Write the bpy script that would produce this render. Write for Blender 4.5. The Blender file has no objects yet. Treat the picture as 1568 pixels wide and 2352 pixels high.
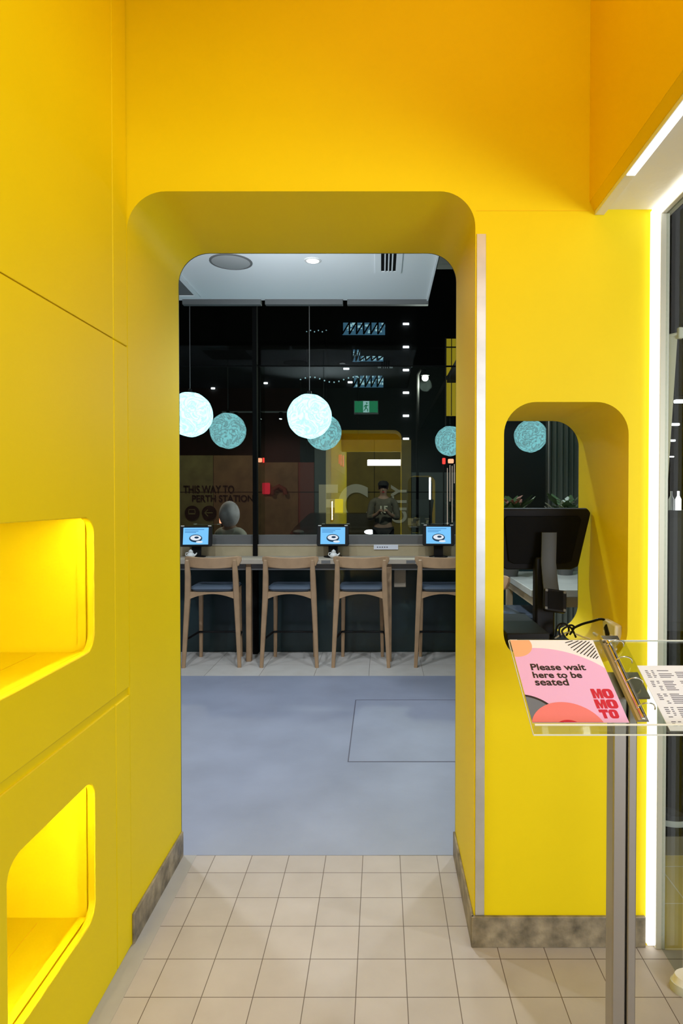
import bpy, bmesh, math, random
from mathutils import Vector, Matrix
random.seed(7)
S = bpy.context.scene
COL = S.collection
PI = math.pi

# ------------------------------------------------------------------ camera
F, CX, CY, HC, PITCH = 1427.0, 875.0, 1163.0, 1.47, math.radians(0.92)
cd = bpy.data.cameras.new('camera')
cd.sensor_fit = 'VERTICAL'; cd.sensor_height = 36.0; cd.lens = F / 2352 * 36
cd.shift_x = -(CX - 784) / 2352; cd.shift_y = (CY - 1176) / 2352
cd.clip_start = 0.05; cd.clip_end = 200
cam = bpy.data.objects.new('camera', cd); COL.objects.link(cam)
cam.location = (0, 0, HC); cam.rotation_euler = (PI / 2 - PITCH, 0, 0)
S.camera = cam

# ------------------------------------------------------------------ world, exposure
w = bpy.data.worlds.new('night'); S.world = w; w.use_nodes = True
w.node_tree.nodes['Background'].inputs[0].default_value = (0.02, 0.03, 0.045, 1)
w.node_tree.nodes['Background'].inputs[1].default_value = 0.12
S.view_settings.view_transform = 'Standard'; S.view_settings.look = 'None'
S.view_settings.exposure = 0.0; S.view_settings.gamma = 1.0; S.view_settings.use_curve_mapping = False
try:
    S.cycles.use_denoising = True
    S.cycles.max_bounces = 10; S.cycles.diffuse_bounces = 5; S.cycles.transparent_max_bounces = 16
    S.cycles.sample_clamp_indirect = 4.0
except Exception:
    pass

# ------------------------------------------------------------------ lights of the place and added fill lights
def area(name, loc, aim, sx, sy, power, color):
    l = bpy.data.lights.new(name, 'AREA'); l.shape = 'RECTANGLE'; l.size = sx; l.size_y = sy
    l.energy = power; l.color = color
    o = bpy.data.objects.new(name, l); COL.objects.link(o); o.location = loc
    o.rotation_euler = (Vector(aim) - Vector(loc)).to_track_quat('-Z', 'Y').to_euler()
    return o
def spot(name, loc, aim, power, color, size=110, blend=0.6, rad=0.05):
    l = bpy.data.lights.new(name, 'SPOT'); l.energy = power; l.color = color
    l.spot_size = math.radians(size); l.spot_blend = blend; l.shadow_soft_size = rad
    o = bpy.data.objects.new(name, l); COL.objects.link(o); o.location = loc
    o.rotation_euler = (Vector(aim) - Vector(loc)).to_track_quat('-Z', 'Y').to_euler()
    return o
def point(name, loc, power, color, rad=0.1):
    l = bpy.data.lights.new(name, 'POINT'); l.energy = power; l.color = color; l.shadow_soft_size = rad
    o = bpy.data.objects.new(name, l); COL.objects.link(o); o.location = loc
    return o
area('mall_soffit_light', (0.17, -3.2, 2.28), (0.17, 2.0, 1.4), 1.0, 0.14, 15, (0.95, 0.98, 1.05))
area('mall_shop_light', (2.7, -2.2, 1.5), (-0.3, 1.7, 1.3), 1.6, 1.2, 122, (0.93, 0.98, 1.08))
spot('mall_floor_fill', (1.9, 1.4, 3.1), (1.25, 2.25, 0), 60, (1.0, 0.97, 0.85), 70, 0.8, 0.03)  # added fill to brighten the floor beyond the frame
area('amber_ceiling_light', (0.1, 0.9, 3.40), (0.1, 1.0, 0.0), 1.0, 1.4, 10.5, (1.0, 0.66, 0.15))
area('storefront_strip_light', (0.84, 0.6, 2.37), (0.2, 0.7, 0.6), 0.1, 2.4, 6.0, (0.95, 1.0, 1.05))
for i, (x, y, p) in enumerate([(-1.5, 3.3, 100), (-0.25, 3.3, 100), (0.9, 3.5, 70), (-2.6, 3.7, 50)]):
    spot('restaurant_downlight', (x, y, 3.0), (x, y + 0.35, 0), p, (0.86, 0.93, 1.0), 120, 0.7)
spot('window_downlight', (-0.463, 4.239, 3.05), (-0.46, 4.4, 0), 45, (0.9, 0.95, 1.0), 130, 0.8)
LAMPS = [(-1.60, 5.22, 2.155), (-0.60, 5.22, 2.14), (0.86, 3.95, 2.16), (1.71, 4.6, 2.16)]
for p, q, e in (((-1.0, 2.72, 2.35), (-0.9, 4.6, 3.07), 75), ((-0.70, 2.72, 2.35), (0.0, 4.6, 3.07), 75)):
    spot('ceiling_fill', p, q, e, (0.86, 0.94, 1.0), 75, 0.8)  # unseen fill spots added to brighten the white restaurant ceiling
point('street_lamp_glow', (0.57, 8.0, 2.9), 130, (0.95, 1.0, 0.85), 0.08)
point('hoarding_fill_left', (-3.6, 9.5, 4.2), 170, (1.0, 0.85, 0.6), 0.1)  # unseen fill added to light the left hoarding panels

# ------------------------------------------------------------------ materials
M = {}
def mat(name, col, rough=0.5, metal=0.0, noise=0.0, nscale=8.0, bump=0.0, bscale=40.0, spec=0.5, coat=0.0):
    m = bpy.data.materials.new(name); m.use_nodes = True
    nt = m.node_tree; b = nt.nodes['Principled BSDF']
    b.inputs['Base Color'].default_value = (*col, 1); b.inputs['Roughness'].default_value = rough
    b.inputs['Metallic'].default_value = metal; b.inputs['Specular IOR Level'].default_value = spec
    b.inputs['Coat Weight'].default_value = coat
    tc = nt.nodes.new('ShaderNodeTexCoord')
    if noise > 0:
        n = nt.nodes.new('ShaderNodeTexNoise'); n.inputs['Scale'].default_value = nscale; n.inputs['Detail'].default_value = 6
        nt.links.new(tc.outputs['Object'], n.inputs['Vector'])
        mx = nt.nodes.new('ShaderNodeMix'); mx.data_type = 'RGBA'; mx.blend_type = 'MULTIPLY'
        mx.inputs['Factor'].default_value = noise
        mx.inputs['A'].default_value = (*col, 1)
        r = nt.nodes.new('ShaderNodeValToRGB'); r.color_ramp.elements[0].position = 0.3; r.color_ramp.elements[1].position = 0.7
        nt.links.new(n.outputs['Fac'], r.inputs['Fac']); nt.links.new(r.outputs['Color'], mx.inputs['B'])
        nt.links.new(mx.outputs['Result'], b.inputs['Base Color'])
    if bump > 0:
        n2 = nt.nodes.new('ShaderNodeTexNoise'); n2.inputs['Scale'].default_value = bscale; n2.inputs['Detail'].default_value = 4
        nt.links.new(tc.outputs['Object'], n2.inputs['Vector'])
        bp = nt.nodes.new('ShaderNodeBump'); bp.inputs['Strength'].default_value = bump; bp.inputs['Distance'].default_value = 0.01
        nt.links.new(n2.outputs['Fac'], bp.inputs['Height']); nt.links.new(bp.outputs['Normal'], b.inputs['Normal'])
    M[name] = m
    return m
def emis(name, col, strength):
    m = bpy.data.materials.new(name); m.use_nodes = True; nt = m.node_tree
    nt.nodes.remove(nt.nodes['Principled BSDF'])
    e = nt.nodes.new('ShaderNodeEmission'); e.inputs[0].default_value = (*col, 1); e.inputs[1].default_value = strength
    nt.links.new(e.outputs[0], nt.nodes['Material Output'].inputs[0])
    M[name] = m
    return m
def clear(name, tint, refl, rough=0.0, gcol=(1, 1, 1)):
    m = bpy.data.materials.new(name); m.use_nodes = True; nt = m.node_tree
    nt.nodes.remove(nt.nodes['Principled BSDF'])
    t = nt.nodes.new('ShaderNodeBsdfTransparent'); t.inputs[0].default_value = (*tint, 1)
    g = nt.nodes.new('ShaderNodeBsdfGlossy'); g.inputs['Roughness'].default_value = rough; g.inputs[0].default_value = (*gcol, 1)
    mx = nt.nodes.new('ShaderNodeMixShader'); mx.inputs[0].default_value = refl
    nt.links.new(t.outputs[0], mx.inputs[1]); nt.links.new(g.outputs[0], mx.inputs[2])
    nt.links.new(mx.outputs[0], nt.nodes['Material Output'].inputs[0])
    M[name] = m
    return m
mat('yellow', (0.85, 0.655, 0.0015), 0.55, noise=0.03, nscale=3, bump=0.03, bscale=120, spec=0.2)
mat('orange_paint', (0.84, 0.55, 0.001), 0.45, noise=0.03, nscale=3, spec=0.3)
mat('white_paint', (0.80, 0.78, 0.70), 0.6, bump=0.25, bscale=25)
mat('ceiling_white', (0.82, 0.86, 0.88), 0.8)
mat('ceiling_dark', (0.03, 0.035, 0.035), 0.8)
mat('black', (0.006, 0.006, 0.007), 0.5, spec=0.2)
mat('black_matt', (0.005, 0.005, 0.005), 0.8, spec=0.1)
mat('dark_wall', (0.02, 0.022, 0.02), 0.6)
mat('reflection_dimmer', (0.035, 0.04, 0.035), 0.6)
mat('red_wall', (0.085, 0.018, 0.008), 0.6, noise=0.4, nscale=3)
mat('aluminium', (0.78, 0.78, 0.76), 0.35, 0.85, noise=0.15, nscale=14)
mat('steel', (0.42, 0.39, 0.34), 0.38, 0.9)
mat('frame_metal', (0.62, 0.60, 0.52), 0.45, 0.2)
mat('base_tile', (0.36, 0.30, 0.20), 0.5, noise=0.75, nscale=18, bump=0.3, bscale=40)
mat('lino', (0.30, 0.335, 0.44), 0.5, noise=0.18, nscale=2.5, bump=0.05, bscale=30)
mat('pale_floor', (0.40, 0.38, 0.35), 0.6, noise=0.15, nscale=5)
mat('wood', (0.46, 0.30, 0.17), 0.5, noise=0.22, nscale=10)
mat('wood_pale', (0.52, 0.43, 0.27), 0.5, noise=0.15, nscale=8)
mat('counter_top', (0.48, 0.42, 0.34), 0.5, noise=0.15, nscale=8)
mat('cushion', (0.075, 0.105, 0.15), 0.7, bump=0.1, bscale=200)
mat('grey_metal', (0.14, 0.145, 0.145), 0.5, 0.2)
mat('grille_grey', (0.38, 0.39, 0.39), 0.8)
mat('sill_grey', (0.16, 0.16, 0.16), 0.6)
mat('spandrel', (0.02, 0.045, 0.048), 0.25, noise=0.3, nscale=3)
mat('ceramic', (0.8, 0.8, 0.78), 0.25)
mat('paper', (0.82, 0.85, 0.95), 0.7)
mat('paper_pink', (0.86, 0.48, 0.80), 0.6)
mat('paper_white', (0.88, 0.88, 0.95), 0.6)
mat('ink_orange', (0.95, 0.46, 0.25), 0.6)
mat('ink_slate', (0.16, 0.18, 0.24), 0.6)
mat('ink_black', (0.02, 0.008, 0.01), 0.6)
mat('ink_red', (0.88, 0.22, 0.22), 0.6)
mat('ink_crimson', (0.62, 0.01, 0.04), 0.6)
mat('ink_grey', (0.10, 0.10, 0.14), 0.6)
mat('chrome', (0.80, 0.78, 0.70), 0.18, 1.0)
mat('marble', (0.52, 0.55, 0.50), 0.3, noise=0.2, nscale=6)
mat('curtain', (0.20, 0.225, 0.18), 0.8)
mat('leaf', (0.05, 0.10, 0.03), 0.6)
mat('petal', (0.45, 0.5, 0.42), 0.6)
mat('petal_pink', (0.35, 0.16, 0.12), 0.6)
mat('pos_grey', (0.03, 0.033, 0.025), 0.5)
mat('plastic_white', (0.75, 0.74, 0.68), 0.4)
mat('asphalt', (0.02, 0.022, 0.023), 0.7)
mat('olive', (0.17, 0.165, 0.06), 0.7, noise=0.4, nscale=4)
mat('brown', (0.20, 0.12, 0.055), 0.7, noise=0.4, nscale=4)
mat('maroon', (0.16, 0.03, 0.02), 0.7)
mat('teal_grey', (0.07, 0.10, 0.11), 0.6)
mat('mustard', (0.24, 0.18, 0.02), 0.6, noise=0.3, nscale=3)
mat('letter_grey', (0.62, 0.62, 0.50), 0.6)
mat('facade', (0.006, 0.008, 0.008), 0.7)
mat('skin', (0.30, 0.19, 0.14), 0.6)
mat('jacket_grey', (0.55, 0.54, 0.48), 0.8)
mat('trousers', (0.012, 0.013, 0.015), 0.8)
mat('jersey', (0.13, 0.12, 0.09), 0.8, noise=0.3, nscale=15)
mat('hood', (0.90, 0.88, 1.0), 0.8, noise=0.5, nscale=9)
mat('car_paint', (0.012, 0.012, 0.013), 0.25)
mat('fabric_white', (0.72, 0.72, 0.62), 0.8)
mat('shoe_white', (0.85, 0.85, 0.84), 0.5)
mat('sole', (0.55, 0.56, 0.48), 0.7)
mat('olive_floor', (0.30, 0.26, 0.16), 0.6)
mat('acrylic_edge', (0.85, 0.87, 0.80), 0.2)
emis('led', (1.0, 1.0, 0.98), 2.7)
emis('lit_rail_glow', (1.0, 0.98, 0.90), 1.3)
emis('led_warm', (1.0, 0.93, 0.62), 230.0)
emis('downlight', (0.9, 0.97, 1.0), 6.0)
emis('screen', (0.20, 0.58, 1.0), 1.0)
emis('screen_dark', (0.02, 0.05, 0.10), 1.0)
emis('screen_white', (0.75, 0.82, 0.9), 1.0)
emis('screen_text', (0.05, 0.2, 0.5), 1.0)
emis('exit_green', (0.05, 0.45, 0.20), 1.2)
emis('exit_white', (0.55, 0.95, 0.9), 1.6)
emis('red_light', (1.0, 0.05, 0.04), 2.0)
emis('red_dim', (0.6, 0.02, 0.04), 0.8)
emis('orange_light', (1.0, 0.35, 0.2), 2.2)
emis('street_white', (0.95, 1.0, 0.85), 9.0)
emis('facade_lamp', (0.9, 0.92, 1.0), 4.0)
emis('lattice_blue', (0.05, 0.13, 0.20), 1.0)
emis('lattice_light', (0.30, 0.50, 0.55), 1.2)
emis('niche_reflection_glow', (0.75, 0.55, 0.02), 0.8)
emis('reflection_yellow', (0.50, 0.37, 0.02), 0.7)
emis('rod_glow', (0.8, 0.62, 0.5), 0.8)
clear('window_glass', (0.94, 0.98, 0.96), 0.14, 0.0, (0.9, 1.0, 1.0))
clear('transom_glass', (0.8, 0.85, 0.85), 0.012)
clear('shop_glass', (0.85, 0.88, 0.85), 0.012)
clear('acrylic', (0.93, 0.95, 0.93), 0.09, 0.02)

# floor tiles
def tile_mat(name, col, size, ox, oy, groutcol, gw, bump=0.2, noise=0.35):
    m = bpy.data.materials.new(name); m.use_nodes = True; nt = m.node_tree; b = nt.nodes['Principled BSDF']
    g = nt.nodes.new('ShaderNodeNewGeometry')
    mp = nt.nodes.new('ShaderNodeMapping'); mp.inputs['Location'].default_value = (ox, oy, 0)
    nt.links.new(g.outputs['Position'], mp.inputs['Vector'])
    br = nt.nodes.new('ShaderNodeTexBrick'); br.offset = 0.0; br.squash = 1.0
    br.inputs['Scale'].default_value = 1.0; br.inputs['Brick Width'].default_value = size; br.inputs['Row Height'].default_value = size
    br.inputs['Mortar Size'].default_value = gw; br.inputs['Mortar Smooth'].default_value = 0.1; br.inputs['Bias'].default_value = 0
    br.inputs['Color1'].default_value = (*col, 1); br.inputs['Color2'].default_value = (*[c * 0.93 for c in col], 1)
    br.inputs['Mortar'].default_value = (*groutcol, 1)
    nt.links.new(mp.outputs[0], br.inputs['Vector'])
    n = nt.nodes.new('ShaderNodeTexNoise'); n.inputs['Scale'].default_value = 7; n.inputs['Detail'].default_value = 8
    nt.links.new(g.outputs['Position'], n.inputs['Vector'])
    r = nt.nodes.new('ShaderNodeValToRGB'); r.color_ramp.elements[0].position = 0.25; r.color_ramp.elements[1].position = 0.65
    r.color_ramp.elements[0].color = (0.72, 0.68, 0.62, 1)
    nt.links.new(n.outputs['Fac'], r.inputs['Fac'])
    mx = nt.nodes.new('ShaderNodeMix'); mx.data_type = 'RGBA'; mx.blend_type = 'MULTIPLY'; mx.inputs['Factor'].default_value = noise
    nt.links.new(br.outputs['Color'], mx.inputs['A']); nt.links.new(r.outputs['Color'], mx.inputs['B'])
    nt.links.new(mx.outputs['Result'], b.inputs['Base Color'])
    b.inputs['Roughness'].default_value = 0.5
    n2 = nt.nodes.new('ShaderNodeTexNoise'); n2.inputs['Scale'].default_value = 30; n2.inputs['Detail'].default_value = 5
    nt.links.new(g.outputs['Position'], n2.inputs['Vector'])
    ad = nt.nodes.new('ShaderNodeMath'); ad.operation = 'MULTIPLY_ADD'; ad.inputs[1].default_value = -1.5
    nt.links.new(br.outputs['Fac'], ad.inputs[0]); nt.links.new(n2.outputs['Fac'], ad.inputs[2])
    bp = nt.nodes.new('ShaderNodeBump'); bp.inputs['Strength'].default_value = bump; bp.inputs['Distance'].default_value = 0.004
    nt.links.new(ad.outputs[0], bp.inputs['Height']); nt.links.new(bp.outputs['Normal'], b.inputs['Normal'])
    M[name] = m
tile_mat('tiles', (0.455, 0.41, 0.385), 0.151, 0.0745, 0.012, (0.10, 0.07, 0.05), 0.0013)
tile_mat('tiles_yellow', (0.72, 0.58, 0.20), 0.225, 0.02, 0.03, (0.80, 0.75, 0.55), 0.0025)
tile_mat('tiles_pale', (0.58, 0.56, 0.53), 0.45, 0.1, 0.0, (0.22, 0.20, 0.18), 0.002)

# pendant globe: glowing paper fibre shell
def globe_mat():
    m = bpy.data.materials.new('globe_paper'); m.use_nodes = True; nt = m.node_tree
    nt.nodes.remove(nt.nodes['Principled BSDF'])
    tc = nt.nodes.new('ShaderNodeTexCoord')
    n = nt.nodes.new('ShaderNodeTexNoise'); n.inputs['Scale'].default_value = 9; n.inputs['Detail'].default_value = 6
    n.inputs['Distortion'].default_value = 2.5
    nt.links.new(tc.outputs['Object'], n.inputs['Vector'])
    r = nt.nodes.new('ShaderNodeValToRGB')
    r.color_ramp.elements[0].position = 0.41; r.color_ramp.elements[0].color = (0.95, 2.3, 2.45, 1)
    r.color_ramp.elements[1].position = 0.59; r.color_ramp.elements[1].color = (0.95, 2.3, 2.45, 1)
    e0 = r.color_ramp.elements.new(0.50); e0.color = (0.55, 0.93, 0.98, 1)
    nt.links.new(n.outputs['Fac'], r.inputs['Fac'])
    e = nt.nodes.new('ShaderNodeEmission'); nt.links.new(r.outputs['Color'], e.inputs[0]); e.inputs[1].default_value = 1.0
    nt.links.new(e.outputs[0], nt.nodes['Material Output'].inputs[0])
    M['globe'] = m
globe_mat()

# ------------------------------------------------------------------ helpers
def ray(px, py):
    a = (px - CX) / F; b = (py - CY) / F; c, s = math.cos(PITCH), math.sin(PITCH)
    return Vector((a, c - b * s, -s - b * c))
def at(px, py, Y):
    d = ray(px, py); t = Y / d.y
    return Vector((d.x * t, Y, HC + d.z * t))
def on_plane(px, py, o, n):
    d = ray(px, py); c = Vector((0, 0, HC)); t = (o - c).dot(n) / d.dot(n)
    return c + d * t
def tag(o, label, cat, group=None):
    o['label'] = label; o['category'] = cat
    if group: o['group'] = group
    return o
def struct(o, label=None, cat=None):
    o['kind'] = 'structure'
    if label: o['label'] = label; o['category'] = cat
    return o
def thing(name, loc, label, cat, group=None, rz=0.0):
    o = bpy.data.objects.new(name, None); COL.objects.link(o); o.empty_display_size = 0.1
    o.location = loc; o.rotation_euler = (0, 0, rz)
    return tag(o, label, cat, group)
def wloc(o):
    v = Vector((0, 0, 0))
    while o is not None:
        v += o.location; o = o.parent
    return v
def link(name, me, material, parent=None, smooth=True, bev=0.0, seg=2, ang=0.6):
    if material is not None:
        me.materials.clear(); me.materials.append(M[material])
    if smooth:
        for p in me.polygons: p.use_smooth = True
        me.set_sharp_from_angle(angle=ang)
    o = bpy.data.objects.new(name, me); COL.objects.link(o)
    if parent is not None: o.parent = parent
    if bev > 0:
        b = o.modifiers.new('bevel', 'BEVEL'); b.width = bev; b.segments = seg; b.limit_method = 'ANGLE'; b.angle_limit = 0.6
    return o
class MB:
    def __init__(s): s.bm = bmesh.new()
    def box(s, x0, x1, y0, y1, z0, z1):
        r = bmesh.ops.create_cube(s.bm, size=1.0)
        for v in r['verts']:
            v.co = Vector((x0 + (v.co.x + .5) * (x1 - x0), y0 + (v.co.y + .5) * (y1 - y0), z0 + (v.co.z + .5) * (z1 - z0)))
        return s
    def loft(s, rings, cap=True):
        vs = [[s.bm.verts.new(p) for p in r] for r in rings]; n = len(vs[0])
        for a, b in zip(vs, vs[1:]):
            for i in range(n): s.bm.faces.new((a[i], a[(i + 1) % n], b[(i + 1) % n], b[i]))
        if cap:
            s.bm.faces.new(list(reversed(vs[0]))); s.bm.faces.new(vs[-1])
        return s
    def tube(s, path, r, n=10, cap=True):
        path = [Vector(p) for p in path]; rings = []
        rr = r if isinstance(r, (list, tuple)) else [r] * len(path)
        ref = None
        for i, p in enumerate(path):
            t = (path[min(i + 1, len(path) - 1)] - path[max(i - 1, 0)]).normalized()
            if ref is None: ref = Vector((0, 0, 1)) if abs(t.z) < 0.9 else Vector((1, 0, 0))
            u = (ref - t * ref.dot(t)).normalized(); ref = u; v = t.cross(u)
            rings.append([p + (u * math.cos(2 * PI * k / n) + v * math.sin(2 * PI * k / n)) * rr[i] for k in range(n)])
        return s.loft(rings, cap)
    def sweep(s, path, w, d, xdir=Vector((1, 0, 0))):
        # rectangular section: w along xdir, d perpendicular; per-point lists allowed
        path = [Vector(p) for p in path]; rings = []
        for i, p in enumerate(path):
            t = (path[min(i + 1, len(path) - 1)] - path[max(i - 1, 0)]).normalized()
            u = (xdir - t * xdir.dot(t)).normalized(); v = t.cross(u)
            W = (w[i] if isinstance(w, (list, tuple)) else w) / 2; D = (d[i] if isinstance(d, (list, tuple)) else d) / 2
            c = 0.3
            rings.append([p + u * a * W + v * b * D for a, b in ((-1, -1 + c), (-1 + c, -1), (1 - c, -1), (1, -1 + c), (1, 1 - c), (1 - c, 1), (-1 + c, 1), (-1, 1 - c))])
        return s.loft(rings)
    def lathe(s, prof, c=(0, 0, 0), n=28):
        c = Vector(c)
        rings = [[c + Vector((r * math.cos(2 * PI * k / n), r * math.sin(2 * PI * k / n), z)) for k in range(n)] for r, z in prof]
        return s.loft(rings)
    def sphere(s, c, r, sx=1, sy=1, sz=1, u=24, v=14):
        q = bmesh.ops.create_uvsphere(s.bm, u_segments=u, v_segments=v, radius=r)
        for x in q['verts']: x.co = Vector((x.co.x * sx, x.co.y * sy, x.co.z * sz)) + Vector(c)
        return s
    def prism(s, pts, fn, a, b):
        r0 = [Vector(fn(u, v, a)) for u, v in pts]; r1 = [Vector(fn(u, v, b)) for u, v in pts]
        return s.loft([r0, r1])
    def face(s, pts):
        s.bm.faces.new([s.bm.verts.new(p) for p in pts]); return s
    def build(s, name, material, parent=None, world=True, bev=0.0, seg=2, smooth=True, mtx=None, ang=0.6):
        bmesh.ops.recalc_face_normals(s.bm, faces=s.bm.faces)
        if mtx is not None: bmesh.ops.transform(s.bm, matrix=mtx, verts=s.bm.verts)
        if world and parent is not None:
            bmesh.ops.translate(s.bm, vec=-wloc(parent), verts=s.bm.verts)
        me = bpy.data.meshes.new(name); s.bm.to_mesh(me); s.bm.free()
        return link(name, me, material, parent, smooth, bev, seg, ang)
def rrect(x0, x1, z0, z1, r, n=10, corners='abcd'):
    # a = lower left, b = lower right, c = upper right, d = upper left
    out = []
    for key, cx, cz, a0 in (('a', x0 + r, z0 + r, PI), ('b', x1 - r, z0 + r, 1.5 * PI), ('c', x1 - r, z1 - r, 0), ('d', x0 + r, z1 - r, .5 * PI)):
        if key in corners:
            for k in range(n + 1):
                a = a0 + k * PI / 2 / n; out.append((cx + r * math.cos(a), cz + r * math.sin(a)))
        else:
            out.append({'a': (x0, z0), 'b': (x1, z0), 'c': (x1, z1), 'd': (x0, z1)}[key])
    return out
def plate(outer, holes, fn, t0, t1):
    cu = bpy.data.curves.new('tmp', 'CURVE'); cu.dimensions = '2D'; cu.fill_mode = 'BOTH'; cu.extrude = 0.5
    for pts in [outer] + holes:
        sp = cu.splines.new('POLY'); sp.points.add(len(pts) - 1); sp.use_cyclic_u = True
        for q, (u, v) in zip(sp.points, pts): q.co = (u, v, 0, 1)
    o = bpy.data.objects.new('tmp', cu); COL.objects.link(o)
    dg = bpy.context.evaluated_depsgraph_get(); dg.update()
    me = bpy.data.meshes.new_from_object(o.evaluated_get(dg))
    bpy.data.objects.remove(o); bpy.data.curves.remove(cu)
    for v in me.vertices: v.co = Vector(fn(v.co.x, v.co.y, t0 + (v.co.z + .5) * (t1 - t0)))
    bm = bmesh.new(); bm.from_mesh(me)
    bmesh.ops.remove_doubles(bm, verts=bm.verts, dist=1e-5)
    bmesh.ops.recalc_face_normals(bm, faces=bm.faces); bm.to_mesh(me); bm.free()
    return me
XZ = lambda u, v, t: (u, t, v)
YZ = lambda u, v, t: (t, u, v)
XY = lambda u, v, t: (u, v, t)
def text(name, body, size, mtx, material, parent=None, extr=0.0006, align='LEFT', bold=0.0, sx=1.0, space=1.0):
    cu = bpy.data.curves.new('tmp', 'FONT'); cu.body = body; cu.size = size; cu.extrude = extr; cu.align_x = align; cu.offset = bold
    cu.space_character = space
    o = bpy.data.objects.new('tmp', cu); COL.objects.link(o)
    dg = bpy.context.evaluated_depsgraph_get(); dg.update()
    me = bpy.data.meshes.new_from_object(o.evaluated_get(dg))
    bpy.data.objects.remove(o); bpy.data.curves.remove(cu)
    me.transform(Matrix.Diagonal((sx, 1, 1, 1))); me.transform(mtx)
    if parent is not None: me.transform(Matrix.Translation(-wloc(parent)))
    return link(name, me, material, parent, smooth=False)
FACE = lambda loc: Matrix.Translation(loc) @ Matrix.Rotation(PI / 2, 4, 'X')      # upright lettering facing -Y
def copy_tree(o, parent=None):
    c = o.copy(); COL.objects.link(c)
    if parent is not None: c.parent = parent
    for ch in [x for x in bpy.data.objects if x.parent == o]:
        copy_tree(ch, c)
    return c

# ------------------------------------------------------------------ the setting: entry
YF, YR, XL, XR = 2.012, 2.52, -0.817, 0.303
ZT = 3.45
R = 0.115
# floors
struct(MB().box(-3, 7.5, -4, 1.99, -0.05, 0).build('floor', 'tiles', smooth=False))
struct(MB().box(-3, 0.92, 1.99, YR, -0.05, 0).build('floor.006', 'tiles', smooth=False))
struct(MB().box(0.92, 7.5, 1.99, YR, -0.05, 0).build('floor.005', 'tiles_yellow', smooth=False))
struct(MB().box(-3, XL + 0.062, -4, YR, 0, 0.0012).build('floor_edge_strip', 'floor_edge' if 'floor_edge' in M else 'pale_floor', smooth=False))
struct(MB().prism([(-5, YR), (1.1, YR), (2.24, 5.06), (-5, 5.06)], XY, -0.05, 0.0015).build('floor.001', 'lino', smooth=False))
struct(MB().prism([(-5, 5.06), (2.24, 5.06), (2.62, 5.9), (-5, 5.9)], XY, -0.05, 0.0).build('floor.002', 'tiles_pale', smooth=False))
# front wall with the rounded doorway and the rounded hatch
door = []
for k in range(13):
    a = PI / 2 * k / 12
    door.append((XR - R + R * math.cos(a), 2.45 - R + R * math.sin(a)))
RL = 0.125
for k in range(13):
    a = PI / 2 + PI / 2 * k / 12
    door.append((XL + RL + RL * math.cos(a), 2.45 - RL + RL * math.sin(a)))
outer = [(0.925, 0), (0.925, ZT), (-1.2, ZT), (-1.2, 0), (XL, 0)] + list(reversed(door)) + [(XR, 0)]
NX0, NX1, NZ0, NZ1 = 0.397, 0.80, 0.927, 1.775
hatch = rrect(NX0, NX1, NZ0, NZ1, 0.105, 12)
wf = link('wall_front', plate(outer, [hatch], XZ, YF, YR), 'yellow')
struct(wf)
struct(MB().box(XR + 0.002, 0.669, YF - 0.0006, YF + 0.001, 2.387, 2.3895).build('trim_1', 'orange_paint', smooth=False))
# left wall: panels with gaps, two lit niches
wl = struct(thing('wall_left', (XL, 0, 0), None, None)); del wl['label']; del wl['category']
PT = 0.021
n_up = (0.93, 1.766, 1.034, 1.411); n_lo = (1.345, 1.760, 0.267, 0.666)
BD = 0.262
def box_grow(n, g): return (n[0] - g, n[1] + g, n[2] - g, n[3] + g)
hol = [[(a, c), (b, c), (b, d), (a, d)] for a, b, c, d in (box_grow(n_up, 0.004), box_grow(n_lo, 0.004))]
link('wall_backing', plate([(-3, 0), (2.01, 0), (2.01, ZT), (-3, ZT)], hol, lambda u, v, t: (t - XL, u, v), XL - 0.05, XL - PT - 0.006), 'yellow', wl)
rows = [(0.0, 0.826), (0.852, 1.9505), (1.9525, ZT)]
for r_, (z0, z1) in enumerate(rows):
    holes = []
    if r_ == 0: holes = [rrect(*n_lo, 0.05, 8)]
    if r_ == 1: holes = [rrect(*n_up, 0.05, 8)]
    link('wall_panel', plate([(-3, z0), (1.9035, z0), (1.9035, z1), (-3, z1)], holes, lambda u, v, t: (t - XL, u, v), XL - PT, XL), 'yellow', wl, bev=0.003)
    link('wall_panel', plate([(1.9065, z0), (2.010, z0), (2.010, z1), (1.9065, z1)], [], lambda u, v, t: (t - XL, u, v), XL - PT, XL), 'yellow', wl, bev=0.003)
MB().box(XL - PT - 0.004, XL - 0.006, -3, 2.01, 0.824, 0.854).build('wall_reveal', 'yellow', wl)
for n in (n_up, n_lo):
    a, b, c, d = box_grow(n, 0.012); x0 = XL - PT - BD; x1 = XL - PT
    m = MB(); bm = m.bm
    r0 = [bm.verts.new((x1, y, z)) for y, z in ((a, c), (b, c), (b, d), (a, d))]
    r1 = [bm.verts.new((x0, y, z)) for y, z in ((a, c), (b, c), (b, d), (a, d))]
    for i in range(4): bm.faces.new((r0[i], r0[(i + 1) % 4], r1[(i + 1) % 4], r1[i]))
    bm.faces.new(r1)
    ni = m.build('niche', 'yellow', wl, smooth=False)
    so = ni.modifiers.new('solid', 'SOLIDIFY'); so.thickness = 0.004; so.offset = 1
    MB().box(x1 - 0.02, x1 - 0.006, n[0] + 0.03, n[1] - 0.03, d - 0.008, d - 0.003).build('light_strip', 'led_warm', ni, smooth=False)
    MB().box(x1 - 0.02, x1 - 0.006, a + 0.003, a + 0.008, n[2] + 0.03, n[3] - 0.03).build('light_strip', 'led_warm', ni, smooth=False)
    MB().box(x0 + 0.12, x0 + 0.1215, n[0] + 0.01, n[1] - 0.01, c + 0.0, c + 0.001).build('floor_joint', 'orange_paint', ni, smooth=False)
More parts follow.
